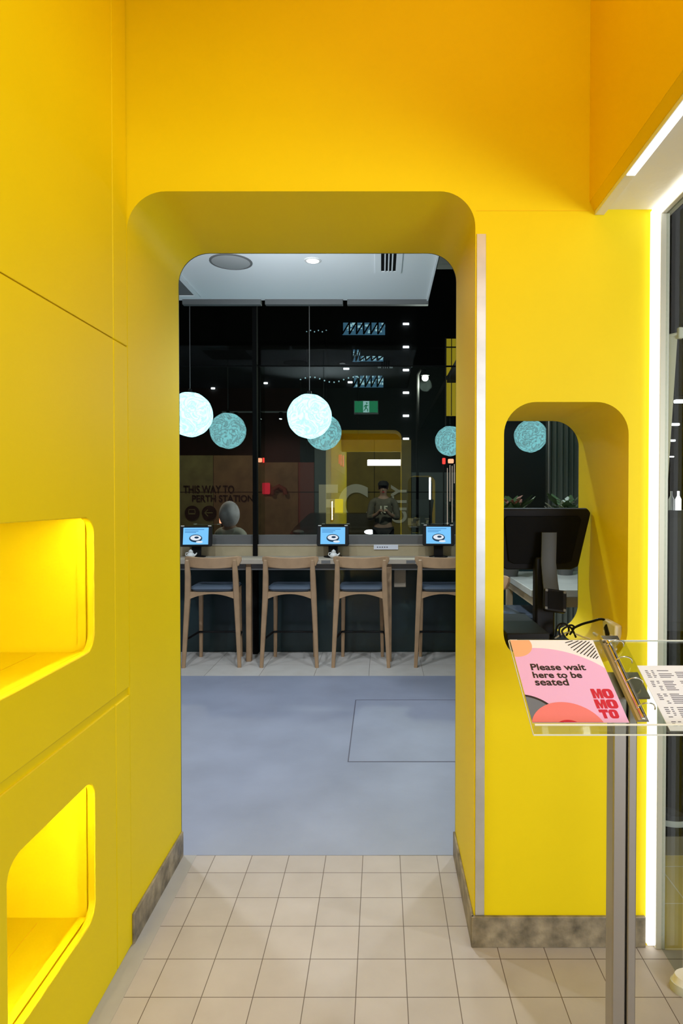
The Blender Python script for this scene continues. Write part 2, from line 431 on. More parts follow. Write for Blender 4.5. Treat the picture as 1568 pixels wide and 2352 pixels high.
struct(MB().box(XL, 0.905, -1.32, -1.2, 2.40, ZT).build('wall_light_block', 'yellow', smooth=False))  # unseen blocker added to keep mall light off the upper walls
# baseboards
struct(MB().box(XL, XL + 0.009, YF + 0.004, YR, 0, 0.1).build('baseboard_left', 'base_tile', bev=0.002))
struct(MB().box(XR - 0.009, XR, YF - 0.009, YR, 0, 0.1).build('baseboard_right', 'base_tile', bev=0.002))
struct(MB().box(XR - 0.009, 0.862, YF - 0.012, YF, 0, 0.1).build('baseboard_front', 'base_tile', bev=0.002))
# corner trims, fascia, soffit
struct(MB().box(0.307, 0.337, YF - 0.004, YF + 0.002, 0.101, 2.313).build('trim_2', 'aluminium', bev=0.001))
struct(MB().box(0.669, 0.70, -3, YF, 2.416, ZT).build('wall_fascia', 'orange_paint', smooth=False))
struct(MB().loft([[(0.669, y, 2.418), (0.684, y, 2.386), (0.70, y, 2.386), (0.70, y, 2.418)] for y in (-3, YF)]).build('trim_3', 'orange_paint', smooth=False))
struct(MB().box(0.686, 0.716, -3, YF - 0.001, 2.374, 2.394).build('trim_4', 'white_paint', bev=0.001))
struct(MB().box(0.70, 0.87, -3, YF, 2.392, 2.45).build('ceiling_soffit', 'white_paint', smooth=False))
struct(MB().box(-3, 0.70, -4, YF, ZT, ZT + 0.05).build('ceiling', 'yellow', smooth=False))
# ------------------------------------------------------------------ storefront on the right
w2 = struct(thing('window_2', (0.905, 0, 0), None, None)); del w2['label']; del w2['category']
MB().box(0.890, 0.92, YF - 0.02, YF + 0.06, 0, 2.372).build('window_frame', 'frame_metal', w2, bev=0.002)
MB().box(0.894, 0.93, -3, YF + 0.06, 2.372, 2.45).build('window_header', 'frame_metal', w2, bev=0.002)
MB().box(0.908, 0.914, 1.865, YF - 0.02, 0.004, 2.372).build('glass', 'shop_glass', w2, smooth=False)
t = tag(MB().box(0.864, 0.8895, YF - 0.02, YF - 0.0005, 0.012, 2.384).build('light_strip', 'led', bev=0.003), 'white vertical light strip beside the metal window frame', 'light')
t = tag(MB().box(0.868, 0.8935, -3, YF - 0.001, 2.376, 2.391).build('light_strip', 'led', bev=0.003), 'white light strip along the soffit above the shop window', 'light')

t = tag(MB().box(0.689, 0.713, -3, 1.76, 2.3705, 2.374).build('light_strip', 'lit_rail_glow', smooth=False), 'added glowing strip standing in for the brightly lit rail under the orange fascia', 'light')  # glow added in place of strong light falling on the rail
# ------------------------------------------------------------------ the setting: restaurant
inner = [(0.925, 0), (0.925, 3.6), (-1.2, 3.6), (-1.2, 0), (XL, 0)] + list(reversed(door)) + [(XR, 0)]
struct(link('wall_front_inner', plate(inner, [hatch], XZ, YR, YR + 0.006), 'reflection_dimmer', smooth=False))  # thin sheet added, coloured dark to dim the wall's window reflection
struct(MB().box(-5, -1.2, YR - 0.06, YR, 0, 3.6).build('wall_back', 'red_wall', smooth=False))
struct(MB().box(-5, -4.95, YR, 5.9, 0, 3.6).build('wall_restaurant_left', 'dark_wall', smooth=False))
struct(MB().loft([[(1.08, YR, z), (2.60, 5.9, z), (2.65, 5.9, z), (1.13, YR, z)] for z in (0, 3.7)]).build('wall_restaurant_right', 'dark_wall', smooth=False))
struct(MB().box(0.925, 1.13, YR - 0.05, YR, 0, 3.6).build('wall_end', 'dark_wall', smooth=False))
ZC, YC, XC = 3.07, 5.10, 0.39
struct(MB().box(-5, XC, 4.05, YC, ZC, ZC + 0.05).build('ceiling.001', 'ceiling_white', smooth=False))
struct(MB().box(-5, XC, YR, 4.05, ZC, ZC + 0.05).build('ceiling.002', 'ceiling_dark', smooth=False))  # unseen half coloured dark so the window mirrors it dimly
struct(MB().box(-5, 2.6, YR, 6.0, 3.65, 3.7).build('ceiling.003', 'ceiling_dark', smooth=False))
struct(MB().box(XC - 0.014, XC, YR, YC, ZC, 3.65).build('trim_5', 'ceiling_dark', smooth=False))
struct(MB().box(-5, XC, YC - 0.02, YC, ZC + 0.002, 3.65).build('trim_7', 'ceiling_dark', smooth=False))
struct(MB().box(XC - 0.02, XC - 0.008, 4.05, YC, ZC - 0.014, ZC).build('trim_6', 'ceiling_white', smooth=False))
YG = 5.86
w1 = struct(thing('window_1', (0, YG, 0), None, None)); del w1['label']; del w1['category']
MB().box(-5, 2.45, YG, YG + 0.008, 1.107, 2.69).build('glass', 'window_glass', w1, smooth=False)
MB().box(-5, 2.45, YG, YG + 0.008, 2.70, 3.65).build('transom_glass', 'transom_glass', w1, smooth=False)
MB().box(-5, 2.45, YG - 0.004, YG + 0.03, 2.69, 2.70).build('window_transom', 'black_matt', w1, smooth=False)
MB().box(-5, 2.45, YG - 0.02, YG + 0.04, 1.0, 1.107).build('window_sill', 'sill_grey', w1, bev=0.003)
MB().box(-5, 2.45, YG - 0.012, YG + 0.03, 0.0, 1.0).build('lower_panel', 'spandrel', w1, smooth=False)
x = at(587, 1000, YG - 0.05).x
MB().box(x - 0.02, x + 0.02, YG - 0.1, YG - 0.03, 0, 3.6).build('mullion', 'black_matt', w1, bev=0.002)
MB().box(x + 0.022, x + 0.075, YG - 0.012, YG - 0.004, 1.107, 2.69).build('glass_edge', 'shop_glass', w1, smooth=False)
x = at(1262, 1000, YG - 0.05).x
MB().box(x - 0.006, x + 0.006, YG - 0.06, YG - 0.01, 1.0, 3.6).build('mullion', 'grey_metal', w1, bev=0.002)

# ------------------------------------------------------------------ ceiling fittings
for k, (a, b) in enumerate([(418, 599), (608, 787), (797, 984)]):
    p0 = at(a, 691, YC - 0.03); p1 = at(b, 699, YC - 0.03)
    t = MB().box(p0.x, p1.x, YC - 0.03, YC + 0.02, p1.z, ZC).build('blind_cassette', 'grey_metal', bev=0.003)
    tag(t, ['grey roller blind cassette at the left end of the ceiling edge', 'middle grey roller blind cassette along the ceiling edge', 'grey roller blind cassette at the right end of the ceiling edge'][k], 'blind', 'roller blind cassettes')
c = Vector((-1.0238, 4.2617, ZC))
t = thing('ceiling_speaker', c, 'round grey speaker grille flush in the white ceiling', 'speaker')
MB().lathe([(0.0, -0.006), (0.125, -0.006), (0.132, -0.004)], c).build('grille', 'grille_grey', t)
MB().lathe([(0.130, 0.0), (0.130, -0.007), (0.144, -0.005), (0.144, 0.0)], c).build('rim', 'sill_grey', t)
c = Vector((-0.4634, 4.2386, ZC))
t = thing('downlight', c, 'small lit round downlight in the white ceiling', 'light')
MB().lathe([(0.0, -0.004), (0.042, -0.004), (0.042, 0.0)], c).build('lamp', 'downlight', t)
MB().lathe([(0.043, 0.0), (0.043, -0.006), (0.056, -0.004), (0.056, 0.0)], c).build('rim', 'ceramic', t)
c = Vector((0.05, 4.25, ZC))
t = thing('air_vent', c, 'slotted air vent with black slots in the white ceiling', 'vent')
m = MB()
m.box(-0.042, 0.0, 3.98, 4.467, ZC - .008, ZC).box(0.102, 0.143, 3.98, 4.467, ZC - .008, ZC).box(0.0, 0.102, 4.43, 4.467, ZC - .008, ZC)
m.build('frame', 'ceiling_white', t, bev=0.001)
MB().box(0.0, 0.102, 3.98, 4.43, ZC - .0025, ZC - .0005).build('slot_backing', 'black_matt', t, smooth=False)
for xx in (0.022, 0.047, 0.072):
    MB().box(xx, xx + 0.009, 3.98, 4.43, ZC - .010, ZC - .002).build('slat', 'ceiling_white', t)
c = Vector((-1.71, 4.72, ZC))
t = thing('ceiling_cassette', c, 'square grey air unit at the left edge of the white ceiling', 'air conditioner')
link('frame', plate([(-2.0, 4.42), (-1.443, 4.42), (-1.443, 4.99), (-2.0, 4.99)], [[(-1.963, 4.457), (-1.48, 4.457), (-1.48, 4.953), (-1.963, 4.953)]], lambda u, v, q: (u - c.x, v - c.y, q - c.z), ZC - .012, ZC), 'ceiling_white', t, bev=0.002)
MB().box(-1.963, -1.48, 4.457, 4.953, ZC - .006, ZC - .001).build('grille', 'sill_grey', t, smooth=False)
# ------------------------------------------------------------------ pendants
def pendant(c, top, label):
    c = Vector(c)
    t = thing('pendant_lamp', c, label, 'lamp', 'globe pendant lamps')
    m = MB(); m.sphere(c, 0.186, u=40, v=24)
    for v in m.bm.verts:
        q = v.co - c
        v.co = c + q * (1 + 0.012 * math.sin(9 * q.x / .186 + 4) * math.sin(8 * q.z / .186) + (0.05 * max(0, q.z / .186 - 0.8)))
    m.build('globe', 'globe', t)
    MB().tube([c + Vector((0, 0, 0.186)), c + Vector((0, 0, top - c.z))], 0.0035, 6).build('cord', 'grey_metal', t)
    MB().lathe([(0.012, 0.18), (0.02, 0.185), (0.016, 0.21), (0.006, 0.215)], c, 14).build('cap', 'black', t)
    MB().lathe([(0.045, top - c.z - 0.02), (0.045, top - c.z)], c, 18).build('ceiling_rose', 'black', t)
pendant(LAMPS[0], 3.65, 'glowing blue-white globe pendant over the left end of the bar counter')
pendant(LAMPS[1], 3.65, 'glowing blue-white globe pendant over the middle of the bar counter')
pendant(LAMPS[2], 3.65, 'globe pendant above the marble table, mirrored in the window behind')
pendant(LAMPS[3], 3.65, 'globe pendant right of the serving hatch, mirrored in the hatch window')

# ------------------------------------------------------------------ exit sign and track light on the inner face of the wall
p = Vector((-0.22, YR + 0.03, 2.78))
t = thing('exit_sign', p, 'green running-man exit sign above the doorway, mirrored in the window', 'sign')
MB().box(p.x - .18, p.x + .18, YR, YR + 0.045, p.z - .1, p.z + .1).build('housing', 'plastic_white', t, bev=0.004)
MB().box(p.x - .17, p.x + .17, YR + 0.045, YR + 0.047, p.z - .075, p.z + .09).build('face', 'exit_green', t, smooth=False)
MB().box(p.x - .045, p.x + .045, YR + 0.047, YR + 0.049, p.z - .075, p.z + .09).build('panel', 'exit_white', t, smooth=False)
m = MB(); q = YR + 0.051
def limb(pts, r): m.tube([(p.x + a, q, p.z + b) for a, b in pts], r, 6)
limb([(0.0, 0.035), (-0.005, -0.01)], 0.011); limb([(-0.005, -0.01), (0.02, -0.03), (0.022, -0.062)], 0.007); limb([(-0.005, -0.01), (-0.02, -0.035), (-0.035, -0.05)], 0.007)
limb([(0.0, 0.035), (0.02, 0.022), (0.032, 0.03)], 0.006); limb([(0.0, 0.035), (-0.022, 0.02), (-0.03, 0.0)], 0.006)
m.sphere((p.x + 0.008, q, p.z + 0.06), 0.012, u=10, v=8)
m.build('running_figure', 'exit_green', t)
p = Vector((-1.8, YR + 0.2, 2.69))
t = thing('track_light', p, 'thin track rail with small spots above the doorway, mirrored in the window', 'light')
MB().box(-2.3, -1.3, p.y - .015, p.y + .015, p.z - .01, p.z + .01).build('rail', 'plastic_white', t)
MB().box(-2.28, -2.26, YR, p.y, p.z - .005, p.z + .015).build('bracket', 'black', t)
MB().box(-1.34, -1.32, YR, p.y, p.z - .005, p.z + .015).build('bracket', 'black', t)
for xx in (-2.1, -1.75, -1.45):
    h = MB().tube([(xx, p.y, p.z - .01), (xx, p.y + .02, p.z - .1)], 0.03, 12).build('spot_head', 'black', t)
    MB().tube([(xx, p.y + .0202, p.z - .101), (xx, p.y + .021, p.z - .105)], 0.022, 12).build('lamp', 'downlight', h)

# ------------------------------------------------------------------ floor hatch, bar counter
t = thing('floor_hatch', (0.2, 3.9, 0.0015), 'square access cover outlined in the grey lino floor', 'floor hatch')
MB().box(-0.178, 0.78, 3.42, 4.45, 0.0015, 0.0022).build('cover', 'lino', t, smooth=False)
link('edge_gap', plate([(-0.186, 3.411), (0.79, 3.411), (0.79, 4.46), (-0.186, 4.46)], [[(-0.180, 3.417), (0.784, 3.417), (0.784, 4.454), (-0.180, 4.454)]], lambda u, v, q: (u - .2, v - 3.9, q - .0015), 0.0016, 0.0026), 'ink_grey', t, smooth=False)

CF, CB = 5.47, 5.79
bc = thing('bar_counter', (-1.0, 5.6, 0), 'long wooden bar counter with upstand along the window', 'counter')
MB().box(-3.2, 0.95, CF, CB, 0.872, 0.915).build('counter_top', 'counter_top', bc, bev=0.004)
MB().box(-3.2, 0.95, CF + 0.05, CF + 0.075, 0.815, 0.872).build('apron', 'sill_grey', bc)
MB().box(-3.2, 0.95, CB, CB + 0.04, 0.872, 1.008).build('upstand', 'wood_pale', bc)
MB().box(-3.2, 0.95, CB - 0.006, CB + 0.045, 1.008, 1.022).build('upstand_cap', 'counter_top', bc, bev=0.002)
for px in (572, 893):
    x = at(px, 1400, 5.53).x
    MB().box(x - 0.023, x + 0.023, 5.50, 5.56, 0, 0.872).build('leg', 'wood', bc, bev=0.004)
for px in (748, 943):
    x = at(px, 1290, CF).x
    MB().box(x - 0.04, x + 0.04, CF - 0.002, CF + 0.01, 0.878, 0.906).build('socket_plate', 'sill_grey', bc, bev=0.001)
x = at(918, 1335, 5.7).x
t = tag(MB().box(x - 0.055, x + 0.055, 5.66, 5.74, 0.64, 0.81).build('power_box', 'counter_top', bev=0.006), 'beige box mounted under the bar counter beside the wooden leg', 'box')

# ------------------------------------------------------------------ bar stools
def make_stool():
    t = thing('bar_stool', (0, 0, 0), '', 'stool', 'wooden bar stools')
    def part(m, name, material, **k): return m.build(name, material, t, world=False, **k)
    for s in (-1, 1):
        m = MB().sweep([(s * .238, -.185, 0), (s * .222, -.165, .35), (s * .208, -.15, .62), (s * .203, -.165, .78), (s * .201, -.195, .905), (s * .201, -.20, .925)],
                       [.030, .040, .048, .046, .036, .024], [.026, .036, .046, .042, .030, .018])
        part(m, 'leg', 'wood')
        m = MB().sweep([(s * .182, .185, 0), (s * .176, .17, .35), (s * .172, .155, .655)], [.028, .034, .038], [.028, .034, .038])
        part(m, 'leg', 'wood')
    # backrest board, bowed in plan
    rings = []
    for k in range(25):
        u = -1 + 2 * k / 24
        xx = u * .244; yy = -.178 + .075 * u * u
        e = (1 - abs(u) ** 10)
        zt = .945 + .010 * u * u; zb = .848 + .014 * u * u
        if abs(u) > .9: zb += .05 * (abs(u) - .9) / .1; zt -= .012 * (abs(u) - .9) / .1
        h = .011 * (0.6 + 0.4 * e)
        rings.append([(xx, yy - h, zb + .006), (xx, yy - h, zt - .006), (xx, yy - h * .4, zt), (xx, yy + h * .4, zt), (xx, yy + h, zt - .006), (xx, yy + h, zb + .006), (xx, yy + h * .4, zb), (xx, yy - h * .4, zb)])
    part(MB().loft(rings), 'backrest', 'wood')
    # seat cushion
    rings = []
    for z, g in ((.640, .03), (.648, .008), (.664, 0.0), (.680, .006), (.688, .03), (.690, .07)):
        rings.append([(px_, py_, z + .010 * (abs(px_) / .2) ** 2) for px_, py_ in rrect(-.195 + g, .195 - g, -.155 + g, .19 - g, .05 if g < .05 else .03, 6)])
    part(MB().loft(rings), 'seat', 'cushion')
    # rails under the seat: arched lower edge
    def rail(p0, p1, name):
        p0 = Vector(p0); p1 = Vector(p1); d = (p1 - p0); n = Vector((-d.y, d.x, 0)).normalized() * .011
        rr = []
        for k in range(17):
            u = k / 16; q = p0 + d * u; c_ = 1 - (2 * u - 1) ** 2
            zb = .585 + .045 * c_ ; zt = .650 - .006 * c_
            rr.append([q - n + Vector((0, 0, zb)), q - n + Vector((0, 0, zt)), q + n + Vector((0, 0, zt)), q + n + Vector((0, 0, zb))])
        part(MB().loft(rr), name, 'wood')
    rail((-.195, -.155, 0), (.195, -.155, 0), 'seat_rail'); rail((-.165, .16, 0), (.165, .16, 0), 'seat_rail')
    rail((-.195, -.14, 0), (-.172, .155, 0), 'seat_rail'); rail((.195, -.14, 0), (.172, .155, 0), 'seat_rail')
    # black foot ring
    path = [(-.226, -.172, .235), (-.196, .13, .235), (-.185, .156, .235), (.185, .156, .235), (.196, .13, .235), (.226, -.172, .235)]
    part(MB().tube(path, .0095, 8), 'foot_ring', 'black')
    return t
stool = make_stool()
spots = [(484, 5.495, 0.035, 'wooden bar stool with blue seat at the left end, below the left tablet'),
         (664, 5.495, 0.0, 'wooden bar stool with blue seat just right of the black window post'),
         (829, 5.495, -0.01, 'wooden bar stool with blue seat below the middle tablet and its white pitcher'),
         (1019, 5.495, -0.02, 'wooden bar stool with blue seat below the right tablet, cut by the door jamb')]
for k, (px, Y, rz, lab) in enumerate(spots):
    o = stool if k == 0 else copy_tree(stool)
    o.location = (at(px, 1290, Y - .17).x, Y, 0.0); o.rotation_euler = (0, 0, rz); o['label'] = lab
o = copy_tree(stool); o.location = (0.93, 4.25, 0.0015); o.rotation_euler = (0, 0, -PI / 2); o['label'] = 'wooden bar stool with blue seat at the marble table, seen through the hatch'

# ------------------------------------------------------------------ tablets on the counter, pitchers, note
def tablet(px, py, rz, label):
    p = at(px, py, 5.66); t = thing('tablet', (p.x, 5.68, 0.915), label, 'tablet', 'tablets on the bar counter', rz)
    tilt = Matrix.Translation((0, -0.01, p.z - .915)) @ Matrix.Rotation(math.radians(-14), 4, 'X')
    L = dict(parent=t, world=False)
    MB().prism(rrect(-.145, .145, -.094, .094, .016, 5), XZ, -.012, .012).build('case', 'black', mtx=tilt, bev=.003, **L)
    s = MB().box(-.112, .112, -.0136, -.0124, -.078, .078).build('screen', 'screen', mtx=tilt, smooth=False, **L)
    for zz, ww in ((.058, .17), (.043, .12), (.030, .10)):
        MB().box(-.098, -.098 + ww, -.0142, -.0137, zz, zz + .005).build('text_line', 'screen_text', s, world=False, mtx=tilt, smooth=False)
    k = 20
    ell = lambda a, b, cx, cz: [(cx + a * math.cos(2 * PI * i / k), cz + b * math.sin(2 * PI * i / k)) for i in range(k)]
    MB().prism(ell(.058, .036, .0, -.022), XZ, -.0143, -.0138).build('bowl_picture', 'screen_dark', s, world=False, mtx=tilt, smooth=False)
    MB().prism(ell(.048, .024, .0, -.017), XZ, -.0149, -.0144).build('bowl_filling', 'screen_white', s, world=False, mtx=tilt, smooth=False)
    MB().prism(ell(.020, .010, .008, -.014), XZ, -.0155, -.0150).build('bowl_topping', 'screen_dark', s, world=False, mtx=tilt, smooth=False)
    MB().prism(ell(.030, .010, .034, -.055), XZ, -.0149, -.0144).build('plate_picture', 'screen_white', s, world=False, mtx=tilt, smooth=False)
    MB().loft([[(-.04, .0, .012), (.04, .0, .012), (.04, .03, .012), (-.04, .03, .012)], [(-.045, .005, p.z - .93), (.045, .005, p.z - .93), (.045, .03, p.z - .93), (-.045, .03, p.z - .93)]]).build('stand', 'black', bev=.004, **L)
    MB().lathe([(0.0, 0), (.085, 0), (.085, .008), (.06, .013), (0.0, .013)]).build('base', 'black', **L)
    for sx in (-.12, .12):
        MB().box(sx - .014, sx + .014, -.014, .008, .090, .098).build('corner_clip', 'plastic_white', mtx=tilt, **L)
tablet(449, 1232, 0.12, 'black tablet with blue screen on a stand at the left end of the counter')
tablet(764, 1231, 0.02, 'black tablet with blue screen on a stand in the middle of the counter')
tablet(1007, 1230, -0.06, 'black tablet with blue screen on a stand near the right door jamb')
def pitcher(px, label):
    p = at(px, 1278, 5.58); t = thing('pitcher', (p.x, 5.58, 0.915), label, 'pitcher', 'white pitchers on the counter')
    c = (0, 0, 0)
    MB().lathe([(.0, 0), (.022, 0), (.034, .012), (.036, .026), (.028, .042), (.018, .050), (.021, .060), (.019, .061), (.0, .058)], c).build('body', 'ceramic', t, world=False)
    MB().lathe([(.019, .058), (.018, .066), (.008, .072), (.006, .078), (.0, .079)], c).build('lid', 'ceramic', t, world=False)
    MB().tube([(.030, 0, .022), (.046, 0, .034), (.054, 0, .046)], [.009, .007, .005], 8).build('spout', 'ceramic', t, world=False)
    MB().tube([(-.022, 0, .05), (-.044, 0, .046), (-.046, 0, .026), (-.032, 0, .016)], .004, 8).build('handle', 'ceramic', t, world=False)
pitcher(438, 'small white pitcher in front of the left tablet')
pitcher(766, 'small white pitcher in front of the middle tablet')
p0 = at(858, 1251, CB - .008); p1 = at(914, 1262, CB - .008)
t = thing('paper_note', ((p0.x + p1.x) / 2, CB - .008, p0.z), 'white paper strip hung on the counter upstand right of the middle tablet', 'note')
MB().box(p0.x, p1.x, CB - .010, CB - .0085, p1.z, p0.z).build('sheet', 'paper', t, smooth=False)
m = MB()
for k in range(5): m.box(p0.x + .03 + k * .022, p0.x + .042 + k * .022, CB - .0108, CB - .0102, (p0.z + p1.z) / 2 - .006, (p0.z + p1.z) / 2 + .004)
m.build('print', 'ink_grey', t, smooth=False)

# ------------------------------------------------------------------ beyond the hatch: marble table, plants, curtain
t = thing('communal_table', (1.5, 4.2, 0), 'high pale marble-topped table seen through the hatch', 'table')
MB().box(0.895, 1.55, 3.70, 4.62, 0.868, 0.912).build('tabletop', 'marble', t, bev=.004)
MB().box(0.93, 1.52, 3.74, 4.58, 0.80, 0.868).build('apron', 'wood_pale', t)
for xx, yy in ((0.92, 3.74), (1.48, 3.74), (0.92, 4.56), (1.48, 4.56)):
    MB().box(xx, xx + .045, yy - .02, yy + .025, 0, 0.80).build('leg', 'wood_pale', t, bev=.003)
def plant(px, Y, label, petal, seed):
    random.seed(seed)
    x = at(px, 1180, Y).x; t = thing('potted_plant', (x, Y, 0.912), label, 'plant', 'plants behind the hatch')
    MB().lathe([(0, 0), (.05, 0), (.07, .10), (.06, .22), (.045, .26), (.0, .25)]).build('vase', 'grey_metal', t, world=False)
    def tuft(n, r, z0, z1, L):
        m = MB()
        for _ in range(n):
            a = random.uniform(0, 2 * PI); rr = random.uniform(0, r); z = random.uniform(z0, z1)
            c = Vector((rr * math.cos(a), rr * math.sin(a), z)); d = Vector((math.cos(a), math.sin(a), random.uniform(.1, 1))).normalized()
            u = d.cross(Vector((0, 0, 1))).normalized() * L * .28; nn = u.cross(d).normalized() * .003
            m.loft([[c - nn, c + u * .1 + nn, c - u * .1 + nn], [c + d * L * .5 - nn, c + d * L * .5 + u + nn, c + d * L * .5 - u + nn], [c + d * L - nn, c + d * L + u * .1 + nn, c + d * L - u * .1 + nn]])
        return m
    tuft(70, .09, .22, .50, .13).build('foliage', 'leaf', t, world=False)
    tuft(34, .11, .40, .54, .065).build('blossom', petal, t, world=False)
plant(1172, 4.35, 'dark vase of pale and pink blooms at the left of the hatch opening', 'petal_pink', 3)
plant(1298, 4.42, 'dark vase of white blooms in front of the grey curtain', 'petal', 9)
m = MB(); rings = []
xa, xb = at(1267, 1000, 5.8).x, at(1345, 1000, 5.8).x
pts = []
for k in range(60):
    u = k / 59; pts.append((xa + (xb - xa) * u, 5.805 + .02 * math.sin(u * 38) + .012 * math.sin(u * 13)))
for k in range(59, -1, -1): pts.append((pts[k][0], pts[k][1] + .006))
m.prism(pts, XY, 0.03, 3.3)
tag(m.build('curtain', 'curtain'), 'long grey-green curtain at the window behind the hatch', 'curtain')

# ------------------------------------------------------------------ the serving hatch: screen, card reader, cables
SZ = NZ0
t = thing('sales_terminal', (0.62, 2.38, SZ), 'black point-of-sale screen seen from behind in the hatch', 'terminal')
tilt = Matrix.Translation((0.612, 2.385, 1.305)) @ Matrix.Rotation(math.radians(13), 4, 'X')
tr = [(-.145 + .02, -.122), (.145 - .02, -.122), (.152, -.108), (.183, .105), (.170, .122), (-.170, .122), (-.183, .105), (-.152, -.108)]
MB().prism(tr, XZ, -.008, .016).build('screen_back', 'black', t, mtx=tilt, bev=.006)
MB().prism([(u * .8, v * .78) for u, v in tr], XZ, -.016, -.007).build('rear_cover', 'black_matt', t, mtx=tilt, bev=.004)
MB().sweep([(0.630, 2.33, 1.335), (0.630, 2.338, 1.22), (0.632, 2.32, 1.15), (0.634, 2.30, 1.10)], .056, .012).build('bracket', 'pos_grey', t)
MB().box(0.585, 0.66, 2.35, 2.40, SZ + .012, 1.24).build('post', 'black', t, bev=.008)
MB().box(0.58, 0.70, 2.30, 2.48, SZ, SZ + .012).build('base', 'black', t, bev=.004)
c = Vector((0.640, 2.285, 1.085))
cr = thing('card_reader', c, 'small black card reader holder hanging on the terminal post', 'card reader')
tl = Matrix.Translation(c) @ Matrix.Rotation(math.radians(8), 4, 'Y') @ Matrix.Rotation(math.radians(-25), 4, 'X')
MB().prism(rrect(-.042, .042, -.042, .042, .01, 4), XZ, -.008, .012).build('body', 'black', cr, mtx=tl, bev=.003)
MB().prism(rrect(-.028, .028, -.034, .034, .004, 3), XZ, -.010, -.0078).build('screen', 'black_matt', cr, mtx=tl)
for sx in (-.034, .034):
    for sz in (-.034, .034):
        MB().box(sx - .005, sx + .005, -.011, -.007, sz - .005, sz + .005).build('corner_clip', 'grey_metal', cr, mtx=tl, bev=.001)
t = thing('cash_drawer', (0.50, 2.25, SZ), 'black box on the hatch ledge left of the terminal post', 'drawer')
MB().box(0.425, 0.572, 2.10, 2.46, SZ, SZ + .078).build('body', 'black', t, bev=.004)
MB().box(0.430, 0.567, 2.096, 2.10, SZ + .008, SZ + .060).build('front', 'pos_grey', t, bev=.002)
MB().box(0.435, 0.46, 2.094, 2.096, SZ + .05, SZ + .058).build('paper_tag', 'paper', t, smooth=False)
t = thing('power_outlet', (NX1, 2.11, SZ + .05), 'white double power outlet on the right side of the hatch', 'outlet')
MB().box(NX1 - .024, NX1, 2.055, 2.175, SZ + .012, SZ + .115).build('face_plate', 'plastic_white', t, bev=.006)
MB().box(NX1 - .03, NX1 - .024, 2.075, 2.09, SZ + .06, SZ + .078).build('switch', 'plastic_white', t, bev=.002)
MB().box(NX1 - .03, NX1 - .024, 2.14, 2.155, SZ + .06, SZ + .078).build('switch', 'plastic_white', t, bev=.002)
p = at(1378, 1456, 2.25)
t = thing('power_adapter', (p.x, 2.25, SZ), 'white square power adapter lying on the hatch ledge', 'adapter')
MB().box(p.x - .021, p.x + .021, 2.225, 2.275, SZ, SZ + .046).build('body', 'plastic_white', t, bev=.004)
MB().tube([(p.x - .02, 2.25, SZ + .02), (p.x - .06, 2.26, SZ + .03), (p.x - .10, 2.28, SZ + .045), (p.x - .13, 2.30, SZ + .03), (p.x - .15, 2.32, SZ + .006)], .003, 6).build('lead', 'plastic_white', t)
def curve_pts(pts, n=8):
    pts = [Vector(p) for p in pts]; out = []
    for i in range(len(pts) - 1):
        p0, p1, p2, p3 = pts[max(i - 1, 0)], pts[i], pts[i + 1], pts[min(i + 2, len(pts) - 1)]
        for k in range(n):
            u = k / n
            out.append(.5 * ((2 * p1) + (p2 - p0) * u + (2 * p0 - 5 * p1 + 4 * p2 - p3) * u * u + (3 * p1 - p0 - 3 * p2 + p3) * u ** 3))
    out.append(pts[-1]); return out
t = thing('power_cable', at(1350, 1432, 2.2), 'black power cable arching from the coil to the white outlet', 'cable')
path = [at(1314, 1444, 2.27), at(1335, 1434, 2.25), at(1360, 1427, 2.22), at(1380, 1422, 2.18), at(1393, 1428, 2.15), at(1397, 1440, 2.14)]
MB().tube(curve_pts(path), .0045, 8).build('cord', 'black', t)
MB().sweep([at(1397, 1438, 2.14), at(1400, 1455, 2.12), at(1408, 1460, 2.11)], .028, .028).build('plug', 'black', t, bev=.002)
t = thing('cable_coil', at(1295, 1450, 2.28), 'tangled coil of thin black cables on the hatch ledge', 'cable')
for lp in ([(1276, 1462), (1279, 1440), (1290, 1432), (1302, 1436), (1306, 1448), (1300, 1460)],
           [(1287, 1464), (1284, 1446), (1294, 1434), (1308, 1440), (1316, 1450), (1322, 1464)],
           [(1298, 1464), (1290, 1450), (1300, 1440), (1312, 1436), (1318, 1442), (1308, 1458)]):
    dpt = 2.24 + .03 * random.random()
    MB().tube(curve_pts([at(a, b, dpt + .004 * i) for i, (a, b) in enumerate(lp)]), .0036, 7).build('cord', 'black', t)

# ------------------------------------------------------------------ sign stand with clear tray
T0 = at(1168, 1471, 1.545); xl = T0.x
B0 = None
yb = 1.25
for _ in range(60):
    d = ray(1219, 1663); tt = xl / d.x
    B0 = Vector((xl, d.y * tt, HC + d.z * tt))
vd = (T0 - B0); LEN = vd.length; vd.normalize(); nd = Vector((1, 0, 0)).cross(vd)
XS = 0.553; WID = 2 * (XS - xl)
TM = Matrix(((1, vd.x, nd.x, B0.x), (0, vd.y, nd.y, B0.y), (0, vd.z, nd.z, B0.z), (0, 0, 0, 1)))
def uv(zx, zy):
    p = on_plane(1140 + zx * 428 / 1568, 1400 + zy * 320 / 1172, B0 + nd * .003, nd)
    return ((p - B0).x, (p - B0).dot(vd))
mid = TM @ Vector((WID / 2, LEN * .45, -.005))
st = thing('sign_stand', (XS, mid.y, 0), 'steel post stand holding a tilted clear acrylic tray', 'sign stand')
MB().box(XS - .027, XS + .003, mid.y - .022, mid.y + .022, 0.012, mid.z - .01).build('post', 'steel', st, bev=.003)
MB().box(XS + .007, XS + .027, mid.y - .022, mid.y + .022, 0.012, mid.z - .01).build('post', 'steel', st, bev=.003)
MB().box(XS + .003, XS + .007, mid.y - .012, mid.y + .012, 0.012, mid.z - .01).build('post_groove', 'black', st)
